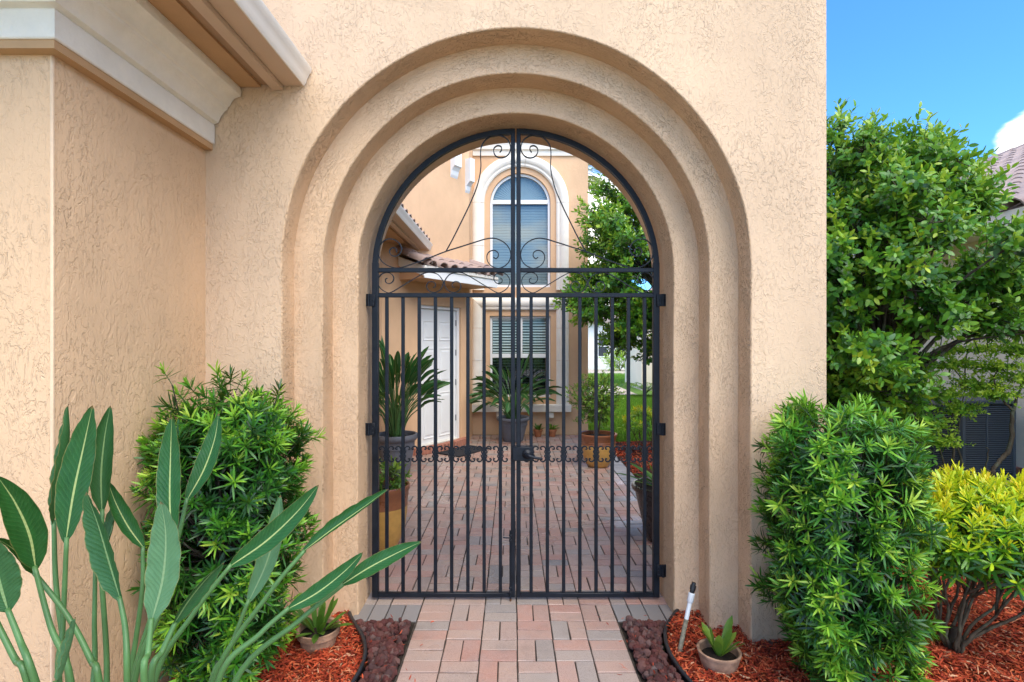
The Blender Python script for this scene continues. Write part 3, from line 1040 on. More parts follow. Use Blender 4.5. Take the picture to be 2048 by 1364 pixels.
def frame_strip(loop, w, y0, y1):
    """closed loop of (x,z) with inward offset w, between y0 (front) and y1"""
    n = len(loop)
    ar = sum(loop[i][0] * loop[(i + 1) % n][1] - loop[(i + 1) % n][0] * loop[i][1] for i in range(n))
    sg = 1 if ar > 0 else -1
    ins = []
    for i in range(n):
        p0, p1, p2 = np.array(loop[i - 1]), np.array(loop[i]), np.array(loop[(i + 1) % n])
        a, b_ = (p1 - p0), (p2 - p1)
        a = a / np.linalg.norm(a); b_ = b_ / np.linalg.norm(b_)
        na, nb = np.array((-a[1], a[0])) * sg, np.array((-b_[1], b_[0])) * sg
        h = (na + nb); h = h / max(.2, np.dot(h, na)) if np.linalg.norm(h) > 1e-6 else na
        ins.append(p1 + h * w)
    V = [(x, y0, z) for x, z in loop] + [(x, y0, z) for x, z in ins] + [(x, y1, z) for x, z in ins] + [(x, y1, z) for x, z in loop]
    F = []
    for k in range(n):
        k2 = (k + 1) % n
        F += [(k, k2, n + k2, n + k), (n + k, n + k2, 2 * n + k2, 2 * n + k), (3 * n + k, 3 * n + k2, k2, k)]
    return np.array(V), F
def grow(loop, cx, cz, d):
    return [(cx + (x - cx) * d, cz + (z - cz) * d) for x, z in loop]
up_in = [(XC - HW + .004, UW0 + .004), (XC - HW + .004, ZS)] + [(XC + (HW - .004) * math.cos(a), ZS + (HW - .004) * math.sin(a)) for a in np.linspace(math.pi, 0, 25)[1:-1]] + [(XC + HW - .004, ZS), (XC + HW - .004, UW0 + .004)]
V, F = frame_strip(up_in, .045, WY + .05, WY + .10)
win = mk('arched_window', V, F, M['white'], house, smooth=False)
mk('transom_bar', *box(XC - HW + .047, XC + HW - .047, WY + .045, WY + .098, ZS - .005, ZS + .075, .006), M['white'], win)
V = np.array([(x, WY + .085, z) for x, z in up_in])
mk('pane', V, [tuple(range(len(V)))], M['glass'], win, smooth=False)
# fan shade in the half round, pleated shade below
fv, ff = [], []
for k in range(65):
    a = math.pi * k / 64
    for r_ in (.06, .53):
        fv.append((XC + r_ * math.cos(a), WY + .135 + (.012 * r_ / .53 if k % 2 else 0), ZS + .02 + r_ * math.sin(a)))
for k in range(64): ff.append((2 * k, 2 * k + 1, 2 * k + 3, 2 * k + 2))
mk('fan_shade', fv, ff, M['shade'], win, smooth=False)
SLAT = mesh_data('shade_slat', *box(-HW + .05, HW - .05, -.012, .012, -.024, .024, .006), M['shade'])
z = UW0 + .07
while z < ZS - .03:
    inst('slat', SLAT, win, Matrix.Translation((XC, WY + .14, z)) @ Matrix.Rotation(R(10), 4, 'X'))
    z += .052
mk('dark_room', *box(XC - .7, XC + .7, WY + .17, WY + .9, UW0 - .1, ZS + .7), M['dark'], win, smooth=False)

PRF = [(.675, 0), (.675, .03), (.70, .048), (.735, .048), (.752, .066), (.80, .084), (.855, .084), (.892, .064), (.91, .036), (.91, 0)]
def trim_run(name, cpath, parent):
    """cpath: function r -> list of (x,z); sweeps PRF"""
    rows = [[(x, WY - o, z) for x, z in cpath(r_)] for r_, o in PRF]
    V, F = sweep(rows)
    m = len(rows[0])
    n = len(rows)
    F = F + [tuple(i * m for i in range(n))[::-1], tuple(i * m + m - 1 for i in range(n))]
    mk(name, V, F, M['trim'], parent, sharp=32)
gp = .003
for sx in (-1, 1):
    for z0, z1 in ((2.70, 3.53), (3.53, ZS)):
        trim_run('trim_block', lambda r_, sx=sx, z0=z0, z1=z1: [(XC + sx * r_, z0 + gp), (XC + sx * r_, z1 - gp)], win)
for a0, a1 in ((math.pi, math.pi * .54), (math.pi * .54, math.pi * .46), (math.pi * .46, 0)):
    trim_run('trim_block', lambda r_, a0=a0, a1=a1: [(XC + r_ * math.cos(a), ZS + r_ * math.sin(a)) for a in np.linspace(a0 - .004, a1 + .004, 14)], win)
# lower window
lo_in = [(XC - HW + .004, LW0 + .004), (XC - HW + .004, LW1 - .004), (XC + HW - .004, LW1 - .004), (XC + HW - .004, LW0 + .004)]
V, F = frame_strip(lo_in, .04, WY + .05, WY + .10)
lwin = mk('sash_window', V, F, M['white'], house, smooth=False)
mk('meeting_rail', *box(XC - HW + .042, XC + HW - .042, WY + .045, WY + .095, 1.43, 1.505, .006), M['white'], lwin)
V = np.array([(x, WY + .085, z) for x, z in lo_in])
mk('pane', V, [(0, 1, 2, 3)], M['glass_low'], lwin, smooth=False)
BL = mesh_data('blind_slat', *box(-HW + .05, HW - .05, -.002, .002, -.025, .025), M['blind'])
z = LW0 + .06
while z < LW1 - .03:
    inst('slat', BL, lwin, Matrix.Translation((XC, WY + .125, z)) @ Matrix.Rotation(R(-52), 4, 'X'))
    z += .052
mk('mullion', *box(XC + .0, XC + .045, WY + .044, WY + .097, 1.506, LW1 - .046, .005), M['white'], lwin)
mk('insect_screen', *box(XC - HW + .042, XC + HW - .042, WY + .066, WY + .068, LW0 + .042, 1.428), M['screen'], lwin, smooth=False)
mk('dark_room', *box(XC - .7, XC + .7, WY + .21, WY + 1.0, LW0 - .1, LW1 + .1), M['dark'], lwin, smooth=False)
ZTT = 2.325
def leg(r_, sx, z0, z1, mit):
    return [(XC + sx * r_, z0 + gp), (XC + sx * r_, (ZTT + (r_ - .675) if mit else z1) - gp)]
for sx in (-1, 1):
    for z0, z1, mit in ((.57, 1.38, False), (1.38, 1.99, False), (1.99, 2.3, True)):
        trim_run('trim_block', lambda r_, a=(sx, z0, z1, mit): leg(r_, *a), lwin)
trim_run('trim_block', lambda r_: [(XC - r_ + gp, ZTT + (r_ - .675)), (XC + r_ - gp, ZTT + (r_ - .675))], lwin)
mk('window_sill', *box(XC - .945, XC + .945, WY - .15, WY + .0, .43, .567, .01), M['trim'], lwin)
for xx in (-.225, .71):
    mk('sill_bracket', *box(xx - .07, xx + .07, WY - .11, WY, .315, .428, .012), M['trim'], lwin)

# ------------------------------------------------------------------ neighbouring house, far houses, lawn
nb = thing('neighbour_house', (6.35, 6, 0), 'cream neighbouring house with grey-pink tile roof at the right edge', 'house')
v, f = box(6.35, 15, -5, 16, -.12, 3.3)
mk('wall', v, f, M['cream'], nb, smooth=False)
mk('brick_plinth', *box(6.31, 6.36, -5, 16, -.12, .16, .01), M['brick'], nb)
EX, EZ, SLN = 5.8, 3.27, .5
mk('eave_soffit', *box(EX, 6.36, -5.4, 16.4, EZ - .17, EZ - .15), M['cream'], nb, smooth=False)
mk('fascia', *box(EX - .02, EX + .01, -5.4, 16.4, EZ - .19, EZ - .01, .004), M['gutter_white'], nb)
RX = 10.6
nroof = mk('roof', *sweep([[(EX, -5.4, EZ), (EX, 16.4, EZ)], [(RX, -5.4, EZ + (RX - EX) * SLN), (RX, 16.4, EZ + (RX - EX) * SLN)], [(RX + 4.8, -5.4, EZ), (RX + 4.8, 16.4, EZ)]]), M['farrooftile'], nb, smooth=False)
NTILE = tile_mesh('far_roof_tile', M['farrooftile'], .44, .15, .13, .02, 6)
ntv, ntf = mesh_np(NTILE)
gst = G()
an = math.atan(SLN)
k = 0
cosn = math.cos(an)
while True:
    xo = EX - .06 + k * .34 * cosn
    if xo > RX - .1: break
    y = -2.0
    while y < 16.3:
        Mx = Matrix.Translation((xo, y, EZ + .01 + (xo - EX) * SLN + .012)) @ Matrix.Rotation(R(-90), 4, 'Z') @ Matrix.Rotation(an, 4, 'X')
        q = xo / max(y, .1)
        if .86 < q < 1.02 and y > 3: inst('roof_tile', NTILE, nroof, Mx)
        elif y > 3 and q > .7: gst.add(xf(ntv, Mx), ntf)
        y += .30
    k += 1
V, F, U = gst.get()
mk('roof_tiling', V, F, M['farrooftile'], nroof, sharp=50, kind='stuff')
RT = tile_mesh('ridge_tile', M['farrooftile'], .46, .17, .15, .02, 6)
y = 8.0
while y < 16:
    inst('ridge_tile', RT, nroof, Matrix.Translation((RX, y, EZ + (RX - EX) * SLN + .02)))
    y += .4

def far_house(name, label, x0, x1, y0, y1, h, mat, wins, rise=1.2):
    t = thing(name, (x0, y0, 0), label, 'house')
    mk('wall', *box(x0, x1, y0, y1, -.12, h), mat, t, smooth=False)
    ym = (y0 + y1) / 2
    o = .5
    V = [(x0 - o, y0 - o, h), (x1 + o, y0 - o, h), (x1 + o, y1 + o, h), (x0 - o, y1 + o, h), (x0 + 2.5, ym, h + rise), (x1 - 2.5, ym, h + rise)]
    V += [(a, b_, c_ - .18) for a, b_, c_ in V[:4]]
    mk('roof', V, [(0, 1, 5, 4), (1, 2, 5), (2, 3, 4, 5), (3, 0, 4), (0, 6, 7, 1), (3, 9, 6, 0), (9, 8, 7, 6)], M['farrooftile'], t, smooth=False)
    for (a, b_, c_, d_) in wins:
        w = mk('window', *frame_strip([(a, c_), (b_, c_), (b_, d_), (a, d_)], .07, y0 - .05, y0 - .002), M['white'], t, smooth=False)
        mk('pane', [(a + .06, y0 - .02, c_ + .06), (b_ - .06, y0 - .02, c_ + .06), (b_ - .06, y0 - .02, d_ - .06), (a + .06, y0 - .02, d_ - .06)], [(0, 1, 2, 3)], M['ac_dark'], w, smooth=False)
        mk('sash_bar', *box(a + .07, b_ - .07, y0 - .04, y0 - .022, (c_ + d_) / 2 - .03, (c_ + d_) / 2 + .03), M['white'], w, smooth=False)
    return t
far_house('cream_house', 'cream stucco house side beyond the lawn, seen through the gate', 4.87, 12, 20, 22.95, 3.4, M['cream'], [(9, 10, 1, 2.3)])
far_house('white_house', 'distant white house with dark windows seen through the gate', 2.2, 9.5, 35, 44, 3.2, M['farwhite'], [(5.6, 6.3, .75, 2.2), (6.75, 7.5, .75, 2.2), (4.2, 4.9, .75, 2.2)])
tag(mk('sidewalk', *box(-14, 4.2, 17.6, 21.5, -.1, -.012, .01), M['concrete'], uv=None), kind='structure')
tag(mk('driveway', *box(-14, 16, 30, 34.4, -.1, -.014, .01), M['concrete']), kind='structure')
tag(mk('bounce_forecourt', *box(-9, 9, -14, .28, -.1, -.012, .01), M['concrete']), kind='structure')  # unseen concrete behind the camera, added for warm bounce onto the arch
def soilh(x, y): return .012 * math.sin(x * 9 + y * 4) + .01 * math.sin(y * 13 - x * 5)
tag(sheet('courtyard_bed', 1.59, 3.6, 3.4, 9.35, -.012, M['darkmound'], 30, 60, soilh), kind='structure')
tag(sheet('lawn', -3, 16, 9.36, 17.55, -.035, M['turf']), kind='structure')
# ------------------------------------------------------------------ iron gates
GD = 3.57
GS = GD / FPX
GXC = (1031.5 - 1024) * GS
def gx(px): return (px - 1024) * GS
def gz(py): return CAM_H - (py - 685) * GS
def flatbar(pts2, w, d, y=GD):
    """flat bar standing on edge: pts (x,z), width w in the gate plane, depth d"""
    p = np.asarray(pts2, float)
    t = np.gradient(p, axis=0)
    t /= np.linalg.norm(t, axis=1)[:, None] + 1e-12
    nn = np.column_stack([-t[:, 1], t[:, 0]])
    V = []
    for q, m_ in zip(p, nn):
        for s, yy in ((-1, -1), (1, -1), (1, 1), (-1, 1)):
            V.append((q[0] + s * m_[0] * w / 2, y + yy * d / 2, q[1] + s * m_[1] * w / 2))
    F = []
    m = len(p)
    for i in range(m - 1):
        for k in range(4):
            k2 = (k + 1) % 4
            F.append((i * 4 + k, i * 4 + k2, i * 4 + 4 + k2, i * 4 + 4 + k))
    F += [(3, 2, 1, 0), tuple((m - 1) * 4 + k for k in range(4))]
    return np.array(V), F
c1 = lambda L: [(700 + a / 3.411, 230 + b_ / 3.41) for a, b_ in L]
SCROLLS = {
    'lower_scroll': c1([(318, 938), (318, 918), (300, 905), (277, 915), (270, 938), (288, 960), (318, 962), (345, 940), (352, 908), (330, 868), (285, 846), (240, 853), (205, 890), (193, 935), (208, 985), (245, 1020), (300, 1042), (352, 1040), (440, 1012), (540, 975), (650, 932), (760, 897), (870, 862), (930, 845), (985, 841), (1040, 862), (1080, 900), (1097, 950), (1085, 1000), (1050, 1033), (1008, 1046), (965, 1030), (940, 1000), (934, 962), (950, 933), (982, 923), (1008, 938), (1012, 962), (996, 980), (978, 970)]),
    'upper_scroll': c1([(1022, 255), (1034, 238), (1030, 216), (1005, 210), (983, 228), (982, 258), (1000, 284), (1035, 293), (1070, 280), (1092, 248), (1093, 205), (1072, 165), (1030, 142), (985, 140), (945, 155), (912, 185), (893, 230), (891, 290), (893, 350), (882, 430), (855, 520), (810, 625), (760, 728), (705, 838), (655, 930)]),
}
BAND = [(256, 1112), (242, 1122), (246, 1142), (268, 1150), (290, 1138), (299, 1112), (285, 1086), (255, 1074), (220, 1083), (196, 1110), (190, 1140), (205, 1178), (240, 1205), (275, 1212), (330, 1182), (440, 1115), (505, 1080), (550, 1074), (600, 1088), (632, 1128), (636, 1150), (618, 1190), (578, 1211), (540, 1200), (523, 1170), (535, 1142), (562, 1136), (582, 1150), (580, 1172), (566, 1176)]
SCROLLS['band_scroll'] = c1(BAND)
SCROLLS['band_scroll.001'] = c1([(1280 - a, b_) for a, b_ in BAND])
PK = [773.9, 806.2, 838.6, 871.0, 903.4, 935.8, 968.3, 1000.8]
ORN = 1.13 * catmull([(.028, .030), (.036, .028), (.038, .036), (.030, .044), (.018, .044), (.010, .036), (.008, .024), (.013, .012), (.008, .004), (.0075, -.004), (.013, -.012), (.008, -.024), (.010, -.036), (.018, -.044), (.030, -.044), (.038, -.036), (.036, -.028), (.028, -.030)], 3)
def make_gate(name, label, mir):
    def X(px): 
        x = gx(px)
        return 2 * GXC - x if mir else x
    def bx(a, b_, z0, z1, d=.03, c_=.003, y=GD):
        xa, xb = sorted((X(a), X(b_)))
        return box(xa, xb, y - d / 2, y + d / 2, z0, z1, c_)
    g = thing(name, (X(888), GD, 0), label, 'gate', 'gate leaves')
    zb, zr1, zr2 = gz(1193), gz(540.5), gz(590.5)
    mk('hinge_stile', *bx(745, 757.5, zb, zr1 + .05, .038), M['iron'], g)
    mk('meeting_stile', *bx(1021.6, 1030.2, zb - .0, gz(258.5), .032), M['iron'], g)
    mk('bottom_rail', *bx(757, 1022, zb, zb + .029), M['iron'], g)
    mk('upper_rail', *bx(756, 1022, zr1 - .0145, zr1 + .0145), M['iron'], g)
    mk('lower_rail', *bx(756, 1022, zr2 - .0145, zr2 + .0145), M['iron'], g)
    ro = GXC - gx(745) 
    zc = gz(258.5) - ro
    pts = [(GXC - (ro - .017) * math.cos(a) if not mir else GXC + (ro - .017) * math.cos(a), zc + (ro - .017) * math.sin(a)) for a in np.linspace(.0, math.pi / 2 - .022, 30)]
    v, f = flatbar(pts, .034, .034)
    mk('arched_rail', v, f, M['iron'], g, sharp=50)
    for px in PK:
        mk('picket', *bx(px - 3.3, px + 3.3, zb + .028, zr2 - .014, .022, .0025), M['iron'], g)
    zo = gz(907.5)
    for i, px in enumerate(PK):
        for s in (-1, 1):
            p = np.array([(X(px) + s * (a + .004), zo + b_) for a, b_ in ORN])
            v, f = flatbar(p, .0082, .012, GD - .006)
            mk('ornament_scroll', v, f, M['iron'], g, sharp=50)
    for nm, L in SCROLLS.items():
        p = np.array([(X(a), gz(b_)) for a, b_ in catmull(L, 4)])
        v, f = flatbar(p, .0062 if 'band' not in nm else .0055, .014)
        mk(nm.split('.')[0], v, f, M['iron'], g, sharp=50)
    for py in (601, 857, 1138):
        z = gz(py)
        gg = G()
        for a, b_ in ((727.5, 737), (741.5, 752)):
            v, f = bx(a, b_, z - .041, z + .041, .012, .003, GD - .026); gg.add(v, f)
        xa = X(739.5)
        v, f = lathe([(0, -.041), (.0095, -.041), (.0095, -.014), (.0078, -.013), (.0078, .013), (.0095, .014), (.0095, .041), (0, .041)], 12, (xa, GD - .032, z))[:2]
        gg.add(v, f)
        hg = gg.mk('hinge', M['iron'], g)
        for a in (731.5, 748):
            for dz in (-.026, 0, .026):
                v, f = lathe([(.0055, 0), (.0055, .002), (.003, .004), (0, .004)], 8)[:2]
                v = np.column_stack([v[:, 0] + X(a), GD - .032 - v[:, 2], v[:, 1] + z + dz])
                mk('screw', v, f, M['iron'], hg)
    return g, bx
gate_l, bxl = make_gate('gate', 'left leaf of the black wrought iron gate, with the drop bolt', False)
gate_r, bxr = make_gate('gate', 'right leaf of the black wrought iron gate, with the lever handle', True)
# lock and lever on the right leaf
v, f = box(gx(1024.5), gx(1067), GD - .036, GD + .03, gz(920), gz(892), .004)
lock = mk('lock_box', v, f, M['iron'], gate_r)
v, f = lathe([(.0, .0), (.031, 0), (.033, .006), (.029, .012), (.018, .016), (.012, .022), (.012, .045), (0, .045)], 24)[:2]
v = np.column_stack([v[:, 0] + gx(1054), GD - .036 - v[:, 2], v[:, 1] + gz(906)])
mk('rose', v, f, M['iron'], lock)
lv = catmull([(gx(1054), GD - .075, gz(906)), (gx(1058), GD - .088, gz(906.5)), (gx(1066), GD - .09, gz(909)), (gx(1076), GD - .088, gz(911)), (gx(1083), GD - .082, gz(912.5))], 5)
v, f, _ = tube(lv, [.013, .012, .0095, .009, .0085], 10)
mk('lever', v, f, M['iron'], lock)
# drop bolt on the left leaf
v, f, _ = tube([(gx(1020.5), GD - .024, gz(1058)), (gx(1020.5), GD - .024, gz(1120)), (gx(1020.8), GD - .024, gz(1199))], .006, 8)
db = mk('drop_bolt', v, f, M['iron'], gate_l)
v, f, _ = tube([(gx(1021), GD - .026, gz(1073)), (gx(1013), GD - .034, gz(1072)), (gx(1006), GD - .036, gz(1071))], .005, 8)
mk('bolt_handle', v, f, M['iron'], db)
for py in (1068, 1078, 1172, 1181):
    mk('bolt_guide', *box(gx(1018), gx(1024), GD - .034, GD - .012, gz(py) - .006, gz(py) + .006, .002), M['iron'], db)
v, f, _ = tube([(gx(1021), GD - .024, gz(1194)), (gx(1021), GD - .024, gz(1200.5))], .0064, 8)
mk('rusty_tip', v, f, M['rust'], db)

# ------------------------------------------------------------------ beds: edging, mulch, lava rock
EDL = catmull([(-1.02, 3.34), (-.985, 3.27), (-.90, 3.13), (-.845, 3.03), (-.80, 2.90), (-.785, 2.78), (-.79, 2.68), (-.82, 2.45), (-.87, 2.1), (-.93, 1.7)], 6)
EDR = catmull([(1.055, 3.38), (1.01, 3.32), (.93, 3.19), (.895, 3.11), (.868, 3.0), (.858, 2.9), (.862, 2.81), (.88, 2.70), (.94, 2.45), (1.02, 2.1), (1.1, 1.7)], 6)
PXL, PXR = PX0 - .008, PX0 + 6 * MOD + .008
def edging(E2, label):
    V, F = [], []
    tg = np.gradient(E2, axis=0)
    tg /= np.linalg.norm(tg, axis=1)[:, None]
    prof = [(-.004, -.06), (-.004, .018)] + [(.011 * math.cos(a), .030 + .011 * math.sin(a)) for a in np.linspace(math.pi * 1.2, -math.pi * .2, 9)] + [(.004, .018), (.004, -.06)]
    rows = []
    for p, t_ in zip(E2, tg):
        n_ = np.array((-t_[1], t_[0]))
        rows.append([(p[0] + n_[0] * o, p[1] + n_[1] * o, z + .004 * math.sin(p[1] * 7)) for o, z in prof])
    V, F = sweep(rows)
    o = mk('bed_edging', V, F, M['black_plastic'], sharp=60)
    tag(o, label, 'edging', 'bed edgings')
edging(EDL, 'curved black plastic edging left of the brick path, beside the lava rocks')
edging(EDR, 'curved black plastic edging right of the brick path, by the sprinkler pipe')
def ed_x(E2, y): return np.interp(y, E2[::-1, 1], E2[::-1, 0])
def mulch_h(x, y):
    return .012 + .014 * math.sin(x * 7.3 + 1) * math.sin(y * 6.1) + .010 * math.sin(x * 17 + y * 13) 
def in_left(x, y): return -3.0 < x < ed_x(EDL, y) - .012 and .35 < y < 3.40 and x > -1.74 - (2.0 if y < 2.0 else 0)
def in_right(x, y): return ed_x(EDR, y) + .012 < x < 5.2 and .9 < y < (3.42 if x < 1.8 else 4.7)
def bed(name, test, x0, x1, y0, y1, label=None):
    st = .05
    xs, ys = np.arange(x0, x1, st), np.arange(y0, y1, st)
    idx, V, F = {}, [], []
    def vid(i, j):
        if (i, j) not in idx:
            x, y = x0 + i * st, y0 + j * st
            idx[(i, j)] = len(V); V.append((x, y, mulch_h(x, y) - .022))
        return idx[(i, j)]
    for i in range(len(xs)):
        for j in range(len(ys)):
            if test(x0 + (i + .5) * st, y0 + (j + .5) * st):
                F.append((vid(i, j), vid(i + 1, j), vid(i + 1, j + 1), vid(i, j + 1)))
    o = mk(name, V, F, M['mound'])
    tag(o, kind='structure')
bed('garden_bed', in_left, -3.0, -.7, .5, 3.45)
bed('garden_bed', in_right, .8, 5.2, .9, 4.75)
def shreds(name, test, n, x0, x1, y0, y1, mat, dens=None, L=(.025, .085), W=(.004, .011), hz=mulch_h, tone=(0, 1)):
    P_ = []
    while len(P_) < n:
        k = n
        xs, ys = RNG.uniform(x0, x1, k), RNG.uniform(y0, y1, k)
        for x, y in zip(xs, ys):
            if test(x, y) and (dens is None or RNG.random() < dens(x, y)):
                P_.append((x, y, hz(x, y)))
                if len(P_) >= n: break
    p = np.array(P_)
    m = len(p)
    a = RNG.uniform(0, 2 * math.pi, m)
    l = RNG.uniform(*L, m) * RNG.uniform(.6, 1, m)
    w = RNG.uniform(*W, m)
    tilt = RNG.normal(0, .22, m)
    d = np.column_stack([np.cos(a) * np.cos(tilt), np.sin(a) * np.cos(tilt), np.sin(tilt)])
    roll = RNG.normal(0, .6, m)
    s0 = np.column_stack([-np.sin(a), np.cos(a), np.zeros(m)])
    up = np.cross(d, s0)
    s = s0 * np.cos(roll)[:, None] + up * np.sin(roll)[:, None]
    bend = RNG.normal(0, .10, m)
    z = RNG.uniform(-.008, .016, m)
    c_ = p + np.column_stack([np.zeros(m), np.zeros(m), z])
    V = np.empty((m, 6, 3))
    for i, (t, ws) in enumerate(((-.5, .55), (0, 1.0), (.5, .35))):
        q = c_ + d * (l * t)[:, None] + up * (bend * l * (1 - abs(t) * 2))[:, None]
        V[:, i * 2] = q - s * (w * ws / 2)[:, None]
        V[:, i * 2 + 1] = q + s * (w * ws / 2)[:, None]
    V = V.reshape(-1, 3)
    b0 = np.arange(m)[:, None] * 6
    F = np.vstack([b0 + np.array([0, 1, 3, 2]), b0 + np.array([2, 3, 5, 4])])
    t = np.repeat(RNG.uniform(tone[0], tone[1], m), 6)
    return mk(name, V, F, mat, uv=np.column_stack([t, np.zeros_like(t)]), smooth=False, kind='stuff')
o = shreds('mulch', in_left, 15000, -1.75, -.75, 1.9, 3.40, M['mulch'])
tag(o, 'bright red shredded mulch in the bed left of the path', 'mulch')
o = shreds('mulch', in_right, 42000, .84, 3.9, 1.9, 4.3, M['mulch'], lambda x, y: 1.0 if (y < 3.4 and x / y < 1.02) else .35)
tag(o, 'bright red shredded mulch in the bed right of the path', 'mulch')
o = shreds('mulch', lambda x, y: 1.6 < x < 3.2, 6000, 1.6, 3.0, 7.0, 9.3, M['mulch'], None, (.04, .10), (.008, .018), lambda x, y: -.012)
tag(o, 'faded red mulch between courtyard paving and lawn', 'mulch')

o = shreds('mulch', lambda x, y: 1.6 < x < 2.6, 5000, 1.6, 2.5, 4.0, 7.0, M['darkmulch'], None, (.03, .09), (.006, .014), lambda x, y: .0)
tag(o, 'dark brown mulch beside the courtyard pavers', 'mulch')

o = shreds('stray_chips', lambda x, y: (PXL - .2 < x < PXL + .12 or PXR - .12 < x < PXR + .25), 60, -.85, .95, 2.4, 3.3, M['mulch'], None, (.02, .05), (.003, .008), lambda x, y: .012 if PXL < x < PXR else .038, (.1, .75))
tag(o, 'loose mulch chips strewn over path edges and lava rocks', 'mulch')

def rock_mesh(seed):
    bm = bmesh.new()
    bmesh.ops.create_icosphere(bm, subdivisions=2, radius=1.0)
    rr = np.random.default_rng(seed)
    dirs = rr.normal(size=(9, 3)); dirs /= np.linalg.norm(dirs, axis=1)[:, None]
    cut = rr.uniform(.55, .9, 9)
    sc_ = rr.uniform(.75, 1.2, 3)
    V = []
    for v in bm.verts:
        q = np.array(v.co)
        for d, k in zip(dirs, cut):
            e = np.dot(q, d) - k
            if e > 0: q = q - d * e
        q = q * (1 + .07 * rr.normal()) * sc_
        V.append(q)
    bm.verts.index_update()
    F = [[v.index for v in f.verts] for f in bm.faces]
    bm.free()
    return mesh_data('rock', V, F, M['rock'], sharp=35)
ROCKS = [rock_mesh(s) for s in range(8)]
def rock_bed(label, xa, xb, n):
    y0, y1 = 1.9, PY0 - .015
    rows = []
    for y in np.linspace(y0, y1, 24):
        rows.append([(xa(y) + (xb(y) - xa(y)) * t, y, -.018) for t in (0, .5, 1)])
    V, F = sweep(rows)
    o = mk('lava_rock_bed', V, F, M['soil'])
    tag(o, label, 'rock bed', 'lava rock beds')
    k = 0
    cand = []
    while len(cand) < n:
        y = random.uniform(2.56, y1 - .015)
        a, b_ = xa(y), xb(y)
        x = random.uniform(a + .018, b_ - .018)
        s = random.uniform(.014, .028)
        if len(cand) < n * .72 and any((x - p[0]) ** 2 + (y - p[1]) ** 2 < ((s + p[3]) * .78) ** 2 for p in cand):
            k += 1
            if k < 60000: continue
        z = .004 if len(cand) < n * .72 else random.uniform(.016, .026)
        cand.append((x, y, z, s))
    for x, y, z, s in cand:
        Mx = Matrix.Translation((x, y, z)) @ Matrix.Rotation(random.uniform(0, 6.28), 4, 'Z') @ Matrix.Rotation(random.uniform(0, 6.28), 4, 'X') @ Matrix.Scale(s, 4)
        inst('rock', random.choice(ROCKS), o, Mx)
rock_bed('dark red lava rocks between left edging and brick path', lambda y: ed_x(EDL, y) + .014, lambda y: PXL - .004, 300)
rock_bed('dark red lava rocks between brick path and right edging', lambda y: PXR + .004, lambda y: ed_x(EDR, y) - .014, 300)

# ------------------------------------------------------------------ leaves and sprigs
def strip_leaf(b_, d, n_, L, W, prof, droop=0.0, ts=None, cup=0.0):
    """leaf of two-vert sections -> V, F, t"""
    b_, d, n_ = np.asarray(b_, float), np.asarray(d, float), np.asarray(n_, float)
    d = d / np.linalg.norm(d)
    s = np.cross(d, n_); s = s / (np.linalg.norm(s) + 1e-9)
    n_ = np.cross(s, d)
    k = len(prof)
    ts = np.linspace(0, 1, k) if ts is None else ts
    V = []
    for t, w in zip(ts, prof):
        q = b_ + d * L * t - n_ * droop * L * t * t
        V += [q - s * W / 2 * w + n_ * cup * W * w, q + s * W / 2 * w + n_ * cup * W * w]
    F = [(2 * i, 2 * i + 1, 2 * i + 3, 2 * i + 2) for i in range(k - 1)]
    return np.array(V), F
LIN = [.35, 1, .9, .06]; LIN_T = [0, .3, .72, 1]
OVA = [.12, .85, 1, .62, .05]; OVA_T = [0, .25, .55, .83, 1]
STRAP = [.4, .8, 1, .8, .1]; STRAP_T = [0, .3, .65, .88, 1]
class Spr:
    def __init__(s, V, F, U): s.V, s.F, s.U = V, F, U
def pod_sprig(seed, young):
    r = np.random.default_rng(seed)
    g = G()
    n = r.integers(16, 21)
    H = .055
    for i in range(n):
        t = i / (n - 1)
        a = i * 2.4 + r.normal(0, .2)
        el = 0.10 + 1.25 * t ** 1.3 + r.normal(0, .12)
        d = np.array((math.cos(a) * math.cos(el), math.sin(a) * math.cos(el), math.sin(el)))
        up = np.array((0, 0, 1.0)) - d * d[2] + r.normal(0, .15, 3)
        L = (.093 - .034 * t) * r.uniform(.8, 1.1)
        v, f = strip_leaf((0, 0, H * t), d, up, L, .0098 * r.uniform(.8, 1.2), LIN, r.uniform(.0, .3), LIN_T)
        tone = np.clip((.14 + .34 * t if not young else .42 + .44 * t) + r.normal(0, .06), 0, 1)
        g.add(v, f, np.full((len(v), 2), tone))
    v, f, _ = tube([(0, 0, -.06), (0, 0, H)], .0022, 4, False)
    g.add(v, f, np.full((len(v), 2), .25))
    return Spr(*g.get())
